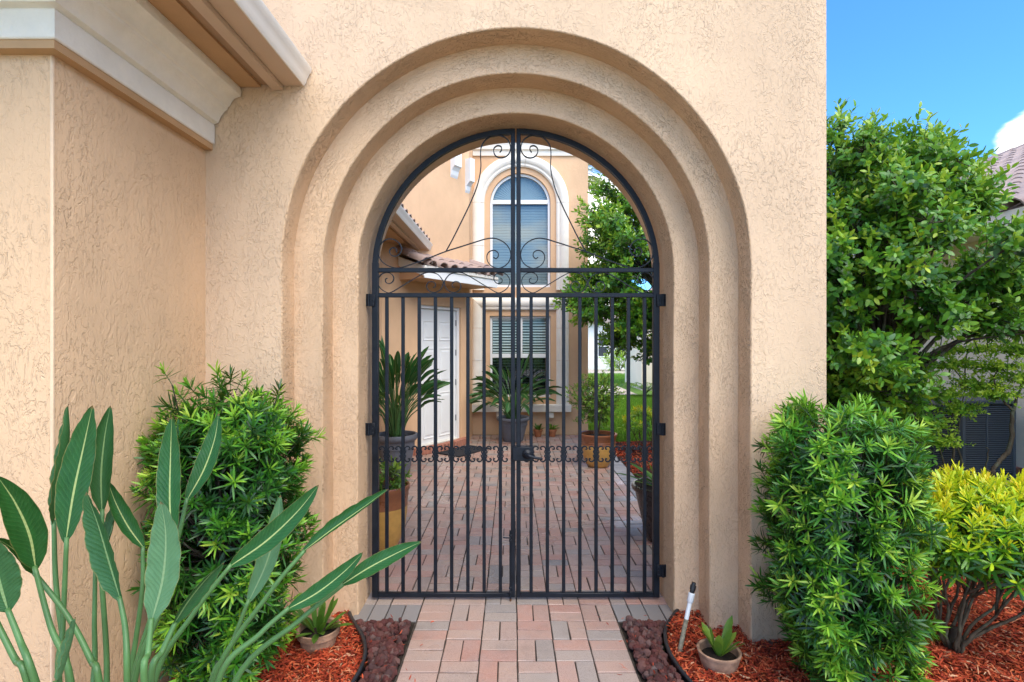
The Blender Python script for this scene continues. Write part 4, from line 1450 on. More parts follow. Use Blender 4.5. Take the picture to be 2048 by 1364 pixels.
def twig(seed, n, H, L, W, prof, ts, tone0, tone1, droop=.15, spread=.9, curve=.2, pairs=False):
    r = np.random.default_rng(seed)
    g = G()
    cv = r.normal(0, curve, 2)
    ax = lambda t: np.array((cv[0] * H * t * t, cv[1] * H * t * t, H * t))
    for i in range(n):
        t = .12 + .88 * i / max(1, n - 1)
        a = (i % 2) * math.pi + (i // 2) * 1.1 + r.normal(0, .3) if pairs else i * 2.4 + r.normal(0, .25)
        el = .25 + spread * t ** 2 + r.normal(0, .18)
        d = np.array((math.cos(a) * math.cos(el), math.sin(a) * math.cos(el), math.sin(el)))
        up = np.array((0, 0, 1.0)) - d * d[2] + r.normal(0, .25, 3)
        l = L * r.uniform(.7, 1.1) * (1 - .25 * t)
        v, f = strip_leaf(ax(t), d, up, l, W * r.uniform(.85, 1.15) * l / L, prof, r.uniform(-.05, droop * 2), ts, r.uniform(0, .10))
        tone = np.clip(tone0 + (tone1 - tone0) * t + r.normal(0, .08), 0, 1)
        g.add(v, f, np.full((len(v), 2), tone))
    v, f, _ = tube([ax(-.5), ax(0), ax(.5), ax(1)], [.004, .003, .002, .0015], 4, False)
    g.add(v, f, np.full((len(v), 2), .2))
    return Spr(*g.get())
def spr_mesh(name, s, mat): return mesh_data(name, s.V, s.F, mat, s.U, sharp=None)

CAMP = np.array((0, 0, CAM_H))
def foliage(root, sets, places, mat, part='leaf_spray', nobj=300, vis_test=None):
    """sets: {key: [Spr]}, places: (pos, dir, scale, key, tone shift)"""
    meshes = {k: [spr_mesh(part, s, mat) for s in L] for k, L in sets.items()}
    def score(pl):
        d = pl[0] - CAMP
        q = np.linalg.norm(d)
        out = 0
        if d[1] <= .2: out = 50
        else:
            x, y = 1024 + d[0] * FPX / d[1], 685 - d[2] * FPX / d[1]
            if not (-30 < x < 2080 and -30 < y < 1400): out = 50
        return q + out
    order = sorted(range(len(places)), key=lambda i: score(places[i]))
    g = {}
    acc = []
    nv = 0
    AV, AF, AU = [], [], []
    for rank, i in enumerate(order):
        pos, dr, sc_, key, tone = places[i]
        k = RNG.integers(len(sets[key]))
        Mx = mat4(basis(dr, RNG.uniform(0, 6.28)), pos, sc_)
        if rank < nobj:
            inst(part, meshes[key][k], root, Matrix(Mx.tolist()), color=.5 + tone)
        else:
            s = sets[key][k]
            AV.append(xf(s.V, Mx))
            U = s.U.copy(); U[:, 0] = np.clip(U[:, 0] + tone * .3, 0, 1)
            AU.append(U)
            AF.extend([[q + nv for q in f] for f in s.F])
            nv += len(s.V)
    if nv:
        o = mk('foliage', np.vstack(AV), AF, mat, root, uv=np.vstack(AU), sharp=None, kind='stuff')
        o.color = (.5, .5, .5, 1)
def branches(root, segs, mat, name='branches', n=5):
    g = G()
    for p, r_ in segs:
        v, f, u = tube(p, r_, n, False); g.add(v, f, u)
    return g.mk(name, mat, root, sharp=None, kind='stuff')
def limb(root, p, r_, mat, name='branch', n=8, sub=5, jit=.0):
    q = catmull(p, sub)
    if jit: q[1:-1] += RNG.normal(0, jit, (len(q) - 2, 3))
    v, f, u = tube(q, r_, n)
    return mk(name, v, f, mat, root, uv=u, sharp=None)
def lump(v, k):
    return math.sin(v[0] * 5.1 + k) * math.sin(v[1] * 4.3 + 2 * k) + .6 * math.sin(v[2] * 7.7 + k * 3) 

# podocarpus columns
PODS = {'old': [pod_sprig(s, False) for s in range(5)], 'new': [pod_sprig(s + 20, True) for s in range(5)]}
def podocarpus(label, base, cen, rad, n, seed, ok, power=4.5, prob_new=.42, taper=lambda u: 1.0):
    r = np.random.default_rng(seed)
    t = thing('podocarpus_shrub', base, label, 'shrub', 'clipped podocarpus shrubs')
    base = np.array(base)
    pl, seg = [], []
    tries = 0
    while len(pl) < n and tries < n * 30:
        tries += 1
        v = r.uniform(-1, 1, 3)
        m = (abs(v[0]) ** power + abs(v[1]) ** power + abs(v[2]) ** power) ** (1 / power)
        if m < .05: continue
        depth = 1 + .05 * r.normal() - abs(r.normal(0, .13))
        if r.random() < .16: depth = r.uniform(.35, .8)
        u = v / m * depth
        lim = (1 + .10 * lump(u * 1.3, seed)) * np.array((taper(u), 1, 1))
        if lump(u * 1.4, seed + 5) < -.80 and depth > .75: continue          # gaps
        p = cen + u * rad * lim
        if not ok(p): continue
        out = u / rad; out /= np.linalg.norm(out)
        dr = out + np.array((0, 0, .45)) + r.normal(0, .30, 3)
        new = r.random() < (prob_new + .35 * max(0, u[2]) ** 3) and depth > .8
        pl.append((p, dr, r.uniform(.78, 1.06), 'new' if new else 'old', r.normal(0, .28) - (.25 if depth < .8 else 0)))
        if r.random() < .35:
            inner = cen + u * rad * .45 + np.array((0, 0, -.12))
            seg.append((catmull([inner, (inner + p) / 2 + r.normal(0, .02, 3), p - dr / np.linalg.norm(dr) * .03], 3), [.006, .003]))
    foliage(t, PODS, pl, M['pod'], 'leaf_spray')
    for k in range(4):
        a = r.uniform(0, 6.28)
        q = cen + np.array((math.cos(a) * rad[0] * .45, math.sin(a) * rad[1] * .45, rad[2] * r.uniform(.3, .8)))
        limb(t, [base + r.normal(0, .03, 3) * (1, 1, 0) - (0, 0, .03), base * .5 + q * .5 + r.normal(0, .05, 3), q], [.022, .014, .005], M['barkdark'], 'stem')
    branches(t, seg, M['barkdark'])
    return t
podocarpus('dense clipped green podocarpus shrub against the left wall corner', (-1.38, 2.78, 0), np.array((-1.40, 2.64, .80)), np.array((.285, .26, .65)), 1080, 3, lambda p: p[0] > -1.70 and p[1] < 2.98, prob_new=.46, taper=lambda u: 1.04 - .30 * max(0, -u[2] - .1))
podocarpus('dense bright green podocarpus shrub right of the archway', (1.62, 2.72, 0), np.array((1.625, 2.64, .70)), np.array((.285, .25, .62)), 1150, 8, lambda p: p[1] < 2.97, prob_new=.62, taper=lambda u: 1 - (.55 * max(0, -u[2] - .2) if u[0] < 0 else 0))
# ------------------------------------------------------------------ bird of paradise
def blade(cen, W, n_, fold=.25, ripple=.006, nt=16, ns=4, phase=0.0, prof=None, curl=0.0):
    c_ = np.asarray(cen, float)
    tt = np.linspace(0, 1, nt + 1)
    cl = np.linspace(0, 1, len(c_))
    p = np.column_stack([np.interp(tt, cl, c_[:, k]) for k in range(3)])
    tg = np.gradient(p, axis=0); tg /= np.linalg.norm(tg, axis=1)[:, None]
    wp = np.interp(tt, [0, .05, .15, .35, .55, .75, .9, .97, 1], [.10, .34, .72, 1, .97, .74, .40, .17, .0])
    V, U = [], []
    L = np.linalg.norm(np.diff(p, axis=0), axis=1).sum()
    for i, t in enumerate(tt):
        s = np.cross(tg[i], n_); s /= np.linalg.norm(s) + 1e-9
        nn = np.cross(s, tg[i])
        for j in range(-ns, ns + 1):
            u = j / ns
            w = W / 2 * wp[i]
            f_ = fold + curl * t
            e = ripple * math.sin(t * 34 + phase + (2 if u > 0 else 0)) * abs(u) ** 3 + ripple * .6 * math.sin(t * 71 + phase * 2) * abs(u) ** 4
            th = f_ * (abs(u) ** .7)
            V.append(p[i] + s * (u * w * math.cos(th)) + nn * (abs(u) * w * math.sin(th) + e))
            U.append(((u + 1) / 2, t))
    m = 2 * ns + 1
    F = [(i * m + k, i * m + k + 1, (i + 1) * m + k + 1, (i + 1) * m + k) for i in range(nt) for k in range(m - 1)]
    return np.array(V), F, np.array(U)

bp = thing('bird_of_paradise', (-1.15, 1.55, 0), 'large bird of paradise plant in the left foreground with broad paddle leaves', 'plant')
# full-size leaves: tip px, base px, blade width px, stalk px list, distance base/tip, material, normal, fold
K = lambda x, y: (x / 2.1186, 720 + y / 2.1186)
BIRD = [
    (K(392, 192), K(278, 775), 72, [K(266, 1130), K(250, 1364)], 1.62, 1.66, 'bird', (.10, -1, .15), .18),
    (K(290, 188), K(225, 700), 66, [K(240, 980), K(292, 1364)], 1.70, 1.74, 'birdmid', (-.75, -.75, .1), .75),
    (K(468, 192), K(432, 650), 52, [K(430, 900), K(452, 1364)], 1.78, 1.80, 'birdmid', (.55, -.9, .0), .65),
    (K(-14, 488), K(152, 888), 72, [K(215, 1130), K(300, 1364)], 1.50, 1.42, 'bird', (.55, -.75, .5), .55),
    (K(-45, 745), K(35, 1068), 92, [K(85, 1190), K(150, 1364)], 1.36, 1.34, 'birdmid', (.25, -1, .1), .15),
    (K(-20, 752), K(150, 905), 34, [K(290, 1090), K(385, 1270), K(420, 1364)], 1.55, 1.46, 'bird', (.2, -.8, .9), .9),
    (K(364, 560), K(512, 1022), 74, [K(532, 1150), K(540, 1364)], 1.46, 1.50, 'birdmid', (-.30, -1, .15), .35),
    (K(682, 598), K(640, 1115), 74, [K(628, 1240), K(612, 1364)], 1.36, 1.38, 'birdpale', (.05, -1, .05), .12),
    (K(728, 238), K(728, 780), 54, [K(680, 1050), K(570, 1364)], 1.60, 1.66, 'bird', (.08, -1, .15), .20),
    (K(927, 226), K(788, 600), 46, [K(740, 800), K(560, 1364)], 1.74, 1.82, 'bird', (.05, -1, .20), .30),
    (K(455, 510), K(612, 800), 38, [K(600, 1000), K(545, 1364)], 1.86, 1.84, 'bird', (.5, -.6, .6), .5),
    (K(490, 590), K(400, 890), 46, [K(400, 1100), K(395, 1364)], 1.86, 1.88, 'birdmid', (-.5, -1, .2), .5),
    (K(322, 1088), K(245, 1390), 42, [K(240, 1440)], 1.28, 1.27, 'birdpale', (-.7, -.8, .1), .8),
    (K(1352, 528), K(965, 880), 52, [K(820, 1075), K(655, 1364)], 1.60, 1.66, 'bird', (.12, -1, .35), .28),
    (K(948, 858), K(735, 1122), 44, [K(690, 1230), K(640, 1364)], 1.42, 1.44, 'birdmid', (.5, -.7, -.35), .75),
    (K(1188, 572), K(1050, 1032), 46, [K(965, 1240), K(895, 1364)], 1.74, 1.80, 'birdpale', (.1, -1, .1), .35),
    ((777, 978), (602, 1106), 38, [(540, 1185), (424, 1364)], 1.66, 1.72, 'bird', (-.25, -.8, .75), .70),
    ((727, 1104), (572, 1220), 40, [(520, 1268), (436, 1364)], 1.50, 1.54, 'bird', (.15, -1, .55), .28),
    ((844, 1083), (680, 1172), 40, [(600, 1240), (470, 1364)], 1.56, 1.60, 'bird', (.15, -1, .65), .30),
    (K(-8, 1128), K(-70, 1000), 30, [K(60, 1260), K(118, 1364)], 1.36, 1.34, 'birdmid', (.3, -1, .2), .4),
]
for i, (tip, bs, wpx, stk, db_, dt_, mt, nn, fold) in enumerate(BIRD):
    b3, t3 = P(*bs, db_), P(*tip, dt_)
    ax = t3 - b3
    L = np.linalg.norm(ax)
    side = np.cross(ax, nn); side /= np.linalg.norm(side)
    n3 = np.array(nn, float); n3 /= np.linalg.norm(n3)
    bow = (.06 if i % 2 else -.04) * L
    cen = catmull([b3, b3 + ax * .35 - n3 * .03 * L + side * bow * .8, b3 + ax * .7 - n3 * .035 * L + side * bow * .7, t3], 8)
    W = wpx * .92 * db_ / FPX
    V, F, U = blade(cen, W, n3, fold, .0018, 34, 6, i * 1.3)
    lf = mk('leaf', V, F, M[mt], bp, uv=U, sharp=None)
    pts = [b3 + ax * .04]
    for k, s_ in enumerate(stk):
        pts.append(P(*s_, db_ - .03 * (k + 1)))
    last = pts[-1]
    root = np.array((-1.15 + .25 * (last[0] + 1.1) + RNG.normal(0, .02), 1.55 + RNG.normal(0, .03), -.03))
    mid = last * .5 + root * .5 + np.array((.25 * (last[0] - root[0]), 0, 0))
    pts += [mid, root]
    q = catmull(pts, 7)
    v, f, u = tube(q, [.0062, .0072, .0085, .010, .0125], 10)
    mk('stalk', v, f, M['stalk'], lf, uv=u, sharp=None)

def potted_bird(label, base, rz, n, spread, hmin, hmax, seed, lean=(0, 0)):
    r = np.random.default_rng(seed)
    t = thing('bird_of_paradise', (base[0], base[1], rz), label, 'plant', 'potted bird of paradise plants')
    for i in range(n):
        a = r.uniform(0, 6.28)
        sp = spread * r.uniform(.15, 1) ** .8
        h = r.uniform(hmin, hmax) * (1 - .45 * (sp / spread) ** 2)
        b0 = np.array((base[0] + math.cos(a) * .09 * r.random(), base[1] + math.sin(a) * .09 * r.random(), rz - .02))
        top = np.array((base[0] + math.cos(a) * sp * .7 + lean[0] * h, base[1] + math.sin(a) * sp * .6, rz + h * .62))
        dirv = np.array((math.cos(a) * sp * .9, math.sin(a) * sp * .8, max(-.12, .42 * h - .55 * sp ** 2 * r.uniform(.4, 1.4))))
        L = r.uniform(.30, .46)
        dirv = dirv / np.linalg.norm(dirv)
        tip = top + dirv * L + np.array((0, 0, -.10 * sp))
        mid = b0 * .45 + top * .55 + np.array((-math.cos(a), -math.sin(a), 0)) * .10 * sp + (0, 0, .05 * h)
        n3 = np.array((-dirv[0] * dirv[2], -dirv[1] * dirv[2], 1 - dirv[2] ** 2)) + r.normal(0, .45, 3)
        n3 /= np.linalg.norm(n3)
        cen = catmull([top, top * .5 + tip * .5 + np.array((0, 0, .03)), tip], 6)
        V, F, U = blade(cen, r.uniform(.085, .13), n3, r.uniform(.3, .8), .003, 10, 3, i)
        lf = mk('leaf', V, F, M['bird' if r.random() < .65 else 'birdmid'], t, uv=U, sharp=None)
        v, f, u = tube(catmull([b0, mid, top + dirv * .02], 6), [.009, .007, .0045], 6)
        mk('stalk', v, f, M['stalk'], lf, uv=u, sharp=None)
    return t

# ------------------------------------------------------------------ pots
def pot(name, label, loc, prof_body, body, rim_prof=None, rim=None, soil_r=None, soil_z=None, saucer=None, group=None, bands=()):
    t = thing(name, loc, label, 'pot', group)
    v, f, u = lathe(prof_body, 40, loc)
    mk('body', v, f, M[body], t, uv=u, sharp=45)
    if rim_prof:
        v, f, u = lathe(rim_prof, 40, loc)
        mk('rim', v, f, M[rim or body], t, uv=u, sharp=45)
    for bp_, bm_ in bands:
        v, f, u = lathe(bp_, 40, loc)
        mk('ring', v, f, M[bm_], t, uv=u, sharp=45)
    if soil_r:
        rows = [(0, soil_z + .012), (soil_r * .4, soil_z + .008), (soil_r * .8, soil_z), (soil_r, soil_z - .006)]
        v, f, u = lathe(rows, 30, loc, .03)
        mk('potting_soil', v, f, M['soil'], t, uv=u)
    return t
def grey_pot(label, x, y, h, r):
    return pot('grey_planter', label, (x, y, 0), [(0, 0), (r * .56, 0), (r * .60, .015), (r * .62, .03), (r * .74, h * .4), (r * .85, h * .72), (r * .87, h * .86)], 'greypot',
        [(r * .86, h * .84), (r * .95, h * .86), (r, h * .90), (r * 1.01, h * .95), (r * .98, h), (r * .90, h), (r * .86, h * .96), (r * .84, h * .80)], 'greypot', r * .85, h * .90, group='grey planters',
        bands=[([(r * .80, h * .66), (r * .865, h * .67), (r * .87, h * .71), (r * .80, h * .72)], 'greypot')])
grey_pot('grey round planter beside the white door', -1.50, 6.9, .54, .275)
potted_bird('tall bird of paradise in grey planter beside the white door', (-1.50, 6.9), .50, 84, .58, .95, 1.52, 4)
grey_pot('grey round planter below the blind-covered window', .02, 9.32, .42, .29)
potted_bird('spreading bird of paradise in grey planter below the window', (.02, 9.32), .38, 66, .85, .65, 1.32, 15)
def amber_pot(label, x, y, h, r):
    return pot('two_tone_pot', label, (x, y, 0), [(0, 0), (r * .50, 0), (r * .56, .015), (r * .70, h * .16), (r * .82, h * .34), (r * .89, h * .54), (r * .90, h * .66)], 'amber',
        [(r * .90, h * .66), (r * .915, h * .70), (r * .90, h * .72), (r * .925, h * .755), (r * .91, h * .775), (r * .94, h * .81), (r * .95, h * .90), (r * 1.0, h * .93), (r * 1.0, h * .985), (r * .96, h), (r * .90, h * .985), (r * .88, h * .85)], 'brownglaze', r * .89, h * .9,
        group='amber and brown glazed pots')
amber_pot('amber and brown glazed pot just inside the left gate leaf', -1.09, 4.50, .525, .225)
amber_pot('amber and brown glazed pot holding a small tree, behind the right gate leaf', 1.20, 7.42, .46, .262)
pot('dark_pot', 'dark brown glazed pot just inside the right gate leaf', (1.34, 4.66, 0), [(0, 0), (.155, 0), (.165, .02), (.20, .16), (.245, .36), (.262, .43)], 'darkpot',
    [(.262, .43), (.283, .435), (.29, .455), (.283, .475), (.262, .478), (.25, .465), (.24, .38)], 'darkpot', .25, .42)
for x, lab in ((.475, 'small terracotta pot nearer the grey planter, below the window'), (.735, 'small terracotta pot farther right below the window')):
    pot('small_pot', lab, (x, 9.74, 0), [(0, 0), (.052, 0), (.056, .006), (.074, .105)], 'terra', [(.074, .10), (.084, .102), (.087, .135), (.08, .138), (.072, .125)], 'terra', .074, .122, group='small terracotta pots')
pot('terracotta_pot', 'terracotta pot half sunk in the red mulch left of the path', (-1.09, 3.0, 0), [(.075, -.02), (.088, .0), (.102, .085)], 'oldterra', [(.10, .08), (.115, .083), (.119, .115), (.112, .118), (.102, .112), (.096, .06)], 'oldterra', .103, .094)
pot('terracotta_bowl', 'weathered terracotta bowl in the red mulch right of the path', (1.10, 2.83, 0), [(.07, -.02), (.088, .0), (.102, .05), (.106, .078)], 'oldterra', [(.105, .075), (.112, .078), (.113, .088), (.106, .092), (.098, .086), (.092, .03)], 'oldterra', .098, .052)

def small_tree(name, label, base, z0, cen, rad, n, sets, mat, seed, stems, stem_r, nobj=250, group=None, cat='plant', stemmat='bark'):
    r = np.random.default_rng(seed)
    t = thing(name, (base[0], base[1], z0), label, cat, group)
    cen, rad = np.array(cen), np.array(rad)
    b0 = np.array((base[0], base[1], z0 - .03))
    pl, seg = [], []
    for k in range(n):
        v = r.normal(size=3); v /= np.linalg.norm(v)
        u = v * r.uniform(.25, 1) ** .5 * (1 + .16 * lump(v, seed))
        p = cen + u * rad
        dr = v + np.array((0, 0, .6)) + r.normal(0, .35, 3)
        pl.append((p, dr, r.uniform(.8, 1.2), list(sets)[r.integers(len(sets))], r.normal(0, .3) + .25 * v[2]))
        if r.random() < .5:
            inner = cen + u * rad * .3 + (0, 0, -.25 * rad[2])
            seg.append((np.array([inner, (inner + p) / 2 + r.normal(0, .015, 3), p]), [.004, .0018]))
    foliage(t, sets, pl, mat, 'leaf_spray', nobj)
    for k in range(stems):
        a = k / stems * 6.28 + r.uniform(0, 1)
        q = cen + np.array((math.cos(a), math.sin(a), .35)) * rad * .45
        m_ = b0 * .5 + q * .5 + r.normal(0, .03, 3)
        limb(t, [b0, m_, q], [stem_r, stem_r * .7, stem_r * .3], M[stemmat], 'stem', 6)
    branches(t, seg, M[stemmat], n=4)
    return t
JADE = {'a': [twig(s + 100, 9, .09, .055, .026, OVA, OVA_T, .3, .85, .1) for s in range(4)]}
small_tree('potted_tree', 'small light green tree growing in the amber pot behind the gate', (1.18, 7.42), .42, (1.16, 7.42, .92), (.33, .28, .33), 230, JADE, M['potgreen'], 21, 3, .016)
SUCC = {'a': [twig(s + 120, 8, .05, .07, .022, OVA, OVA_T, .4, .8, .1) for s in range(4)]}
small_tree('succulent', 'pale green succulent spilling from the amber pot inside the left gate', (-1.09, 4.5), .47, (-1.06, 4.48, .57), (.20, .17, .12), 60, SUCC, M['potgreen'], 22, 2, .006, 60)

def rosette(name, label, base, n, L, W, seed, elmin, elmax, mat, tone=(.2, .7), group=None, droop=.3, prof=STRAP, ts=STRAP_T, rad=.02):
    r = np.random.default_rng(seed)
    t = thing(name, base, label, 'plant', group)
    for i in range(n):
        a = i * 2.4 + r.normal(0, .3)
        el = r.uniform(elmin, elmax)
        d = np.array((math.cos(a) * math.cos(el), math.sin(a) * math.cos(el), math.sin(el)))
        up = np.array((0, 0, 1.0)) - d * d[2]
        g = G()
        l = L * r.uniform(.65, 1.1)
        bpos = np.array(base) + np.array((math.cos(a) * rad, math.sin(a) * rad, -.005))
        s = np.cross(d, up); s /= np.linalg.norm(s)
        tt = np.linspace(0, 1, 7)
        pf = np.interp(tt, ts, prof)
        V = []
        dr = r.uniform(.3, 1) * droop
        for q_, w in zip(tt, pf):
            c_ = bpos + d * l * q_ - up * dr * l * q_ * q_
            V += [c_ - s * W / 2 * w + up * W * .18 * w, c_, c_ + s * W / 2 * w + up * W * .18 * w]
        F = [(3 * k + j, 3 * k + j + 1, 3 * k + j + 4, 3 * k + j + 3) for k in range(6) for j in (0, 1)]
        o = mk('leaf', V, F, mat, t, uv=np.full((len(V), 2), np.clip(r.uniform(*tone), 0, 1)), sharp=None)
        o.color = (.5, .5, .5, 1)
    return t
rosette('bromeliad', 'broad-leaved plant in the terracotta pot left of the path', (-1.09, 3.0, .10), 22, .19, .036, 31, .35, 1.35, M['potgreen'], (.05, .55), droop=.25, rad=.03)
rosette('young_bromeliad', 'small upright yellow-green plant in the terracotta bowl', (1.10, 2.83, .06), 11, .22, .042, 37, .75, 1.35, M['potgreen'], (.35, .95), droop=.2, rad=.012)
rosette('small_succulent', 'small spiky green plant in the terracotta pot nearer the grey planter', (.475, 9.74, .125), 22, .15, .03, 41, .3, 1.3, M['potgreen'], (.1, .6), 'small potted succulents')
rosette('small_succulent', 'small spiky green plant in the terracotta pot farther right', (.735, 9.74, .125), 24, .15, .024, 43, .3, 1.3, M['potgreen'], (.3, .8), 'small potted succulents')
rosette('strap_leaf_plant', 'arching strap-leaved plant in the dark brown pot', (1.34, 4.66, .42), 18, .42, .045, 47, .5, 1.3, M['potgreen'], (.1, .6), droop=.5, rad=.03)
for i, (x, y, lb) in enumerate(((1.78, 5.3, 'strap-leaved plant in the bed behind the dark pot'), (1.86, 6.1, 'strap-leaved plant in the bed halfway along the courtyard edge'))):
    rosette('garden_plant', lb, (x, y, -.03), 22, .5, .05, 53 + i, .5, 1.25, M['potgreen'], (.1, .7), 'strap-leaved bed plants', .5, rad=.03)

# door mat
v, f = box(-1.03, -.26, -.66, -.20, .004, .016, .004)
mat_o = mk('door_mat', E(v) , f, M['rubber'])
tag(mat_o, 'black rubber mat on the pavers before the door step', 'mat')

# sprinkler riser
b0, t0 = P(1356, 1288, 2.98), P(1388, 1165, 3.02)
b0[2] = -.05
spk = thing('sprinkler_riser', tuple(b0 * (1, 1, 0)), 'leaning white plastic sprinkler pipe with black head in the red mulch', 'sprinkler')
ax = (t0 - b0)
s_ = lambda a: b0 + ax * a
v, f, u = tube([s_(0), s_(.52)], .0125, 14); mk('old_pipe', v, f, M['oldterra'] if False else M['dirty_pvc'], spk)
v, f, u = tube([s_(.5), s_(.78)], .0122, 14); mk('pipe', v, f, M['pvc'], spk)
v, f, u = tube([s_(.74), s_(.75), s_(.86), s_(.865)], [.015, .018, .018, .016], 14); mk('coupling', v, f, M['pvc'], spk)
v, f, u = tube([s_(.86), s_(.90), s_(.905), s_(.96), s_(.965), s_(1.0)], [.013, .0135, .0165, .0165, .012, .011], 14); mk('nozzle', v, f, M['black_plastic'], spk)

# ------------------------------------------------------------------ croton shrubs
CRO = {'a': [twig(s + 200, 20, .09, .088, .0140, STRAP, STRAP_T, .36, .80, .12, 1.15) for s in range(5)], 'g': [twig(s + 230, 14, .09, .105, .019, STRAP, STRAP_T, .16, .55, .25, .8) for s in range(4)]}
def croton(label, base, cen, rad, n, seed, nst=13, sc_=1.0):
    r = np.random.default_rng(seed)
    t = thing('croton_shrub', base, label, 'shrub', 'yellow croton shrubs')
    cen, rad, base = np.array(cen), np.array(rad), np.array(base)
    pl = []
    for k in range(n):
        a, q = r.uniform(0, 6.28), math.sqrt(r.random())
        top = r.random() < .64
        h = math.sqrt(max(0, 1 - q * q))
        u = np.array((math.cos(a) * q, math.sin(a) * q, h * r.uniform(.75, 1.0) if top else -h * .8 * r.uniform(0, 1) + .1))
        p = cen + u * rad * (1 + .10 * lump(u * 2, seed))
        dr = np.array((u[0] * .55, u[1] * .55, 1.0 if top else .25)) + r.normal(0, .14, 3)
        pl.append((p, dr, sc_ * r.uniform(.8, 1.1), 'a' if top and r.random() < .86 else 'g', r.normal(.06, .18) + (.16 if u[2] > .5 else -.06)))
    foliage(t, CRO, pl, M['croton'], 'leaf_cluster')
    for k in range(nst):
        a = k / nst * 6.28 + r.uniform(-.3, .3)
        q = cen + np.array((math.cos(a) * rad[0] * r.uniform(.4, .85), math.sin(a) * rad[1] * r.uniform(.4, .85), -rad[2] * .1))
        b0 = base + np.array((math.cos(a) * .02, math.sin(a) * .02, -.02))
        m1 = b0 + np.array((math.cos(a) * .05, math.sin(a) * .05, .12 * sc_)) 
        m2 = m1 * .5 + q * .5 + r.normal(0, .03, 3) * sc_ - (0, 0, .03)
        limb(t, [b0, m1, m2, q], [.012 * sc_, .009 * sc_, .0065 * sc_, .004 * sc_], M['bark'], 'stem', 8, 5, .003)
        for kk in range(2):
            e = q + np.array((r.normal(0, .12), r.normal(0, .12), .14)) * sc_
            limb(t, [m2, (m2 + e) / 2 + r.normal(0, .02, 3), e], [.008 * sc_, .006 * sc_, .004 * sc_], M['bark'], 'twig', 5, 3)
    limb(t, [base - (0, 0, .04), base + (0, 0, .05), base + (.004, 0, .13 * sc_)], [.042 * sc_, .034 * sc_, .026 * sc_], M['barkdark'], 'trunk', 10)
    return t
croton('yellow and green croton shrub at the right edge on red mulch', (2.47, 2.97, 0), (2.66, 3.0, .60), (.47, .40, .27), 580, 61)
croton('small yellow croton beside the courtyard lawn, seen through the gate', (2.05, 8.3, 0), (2.08, 8.3, .40), (.30, .3, .26), 90, 66, 5, .9)

# ------------------------------------------------------------------ trees
TW = {'a': [twig(s + 300, 12, .22, .098, .044, OVA, OVA_T, .28, .62, .15, .8, .25) for s in range(5)], 'n': [twig(s + 330, 12, .22, .092, .042, OVA, OVA_T, .45, .80, .10, .8, .25) for s in range(4)], 'y': [twig(s + 360, 8, .13, .055, .022, OVA, OVA_T, .75, 1.0, .10, .9, .2) for s in range(2)]}
def tree(label, base, cen, rad, n, seed, trunk_top, ok=None, sc_=1.0, nobj=300, low=.0):
    r = np.random.default_rng(seed)
    base, cen, rad = np.array(base, float), np.array(cen), np.array(rad)
    t = thing('tree', tuple(base), label, 'tree', 'broad-leaved trees')
    # limbs carry clumps, clumps carry sprays
    tt = np.array(trunk_top)
    limb(t, [base - (0, 0, .05), base * .5 + tt * .5 + r.normal(0, .04, 3), tt], [.075, .06, .05], M['barkdark'], 'trunk', 10)
    clumps = []
    tries = 0
    while len(clumps) < 84 and tries < 6000:
        tries += 1
        v = r.normal(size=3); v /= np.linalg.norm(v)
        u = v * r.uniform(.30, 1.0) ** .5
        u = u * (1 + .12 * lump(v * 1.3, seed))
        p = cen + u * rad
        if ok and not ok(p): continue
        if any(np.linalg.norm((p - q) / rad) < .235 for q, _ in clumps): continue
        clumps.append((p, v))
    seg, pl = [], []
    for p, v in clumps:
        a = tt + (p - tt) * .45 + np.array((0, 0, .10 * rad[2])) + r.normal(0, .06, 3)
        limb(t, [tt + r.normal(0, .02, 3), a, p], [.026, .014, .006], M['barkdark'], 'branch', 6, 4)
        m = int(n / len(clumps) * r.uniform(.7, 1.3))
        cr = .27 * r.uniform(.8, 1.25) * sc_
        for k in range(m):
            w = r.normal(size=3); w /= np.linalg.norm(w)
            w[2] = w[2] * .75 + .15
            q = p + w * cr * r.uniform(.3, 1) ** .6
            if ok and not ok(q): continue
            dr = w * .8 + v * .6 + np.array((0, 0, .35)) + r.normal(0, .3, 3)
            hi = (q[2] - cen[2]) / rad[2] + .4 * w[2]
            key = 'y' if (hi > .6 and r.random() < .07) else ('n' if r.random() < .34 + .46 * np.clip(hi, 0, 1) else 'a')
            pl.append((q - dr / np.linalg.norm(dr) * .10 * sc_, dr, sc_ * r.uniform(.8, 1.15), key, r.normal(0, .25)))
            if r.random() < .4: seg.append((np.array([p, (p + q) / 2 + r.normal(0, .02, 3), q]), [.006, .003]))
    foliage(t, TW, pl, M['treeleaf'], 'leaf_spray', nobj)
    branches(t, seg, M['barkdark'], n=4)
    return t
def tree_room(p):
    if not (p[1] > 3.98 or p[0] > 1.95): return False
    if p[0] > .775 * p[1] and p[2] < 1.80: return False
    px = 1024 + p[0] / p[1] * FPX
    zv = 1.72 + (p[2] - 1.72) * 5.15 / p[1]
    if px > 1990: return zv < 2.88
    if px > 1820: return zv < 3.90 - (px - 1820) * .0036
    return zv < 3.88
tree('large round leafy green tree right of the tan archway wall', (3.6, 5.1, 0), (3.62, 5.15, 2.30), (1.36, 1.0, 1.50), 4200, 71, (3.6, 5.12, 1.25), tree_room)
tree('leafy green tree overhanging the courtyard, seen through the archway', (2.85, 8.6, 0), (2.2, 8.5, 2.85), (1.12, 1.0, 1.6), 3600, 77, (2.8, 8.6, 1.9), lambda p: not (p[0] < 1.15 and p[1] > 9.2) and p[1] < 9.75 and p[2] > 1.42)

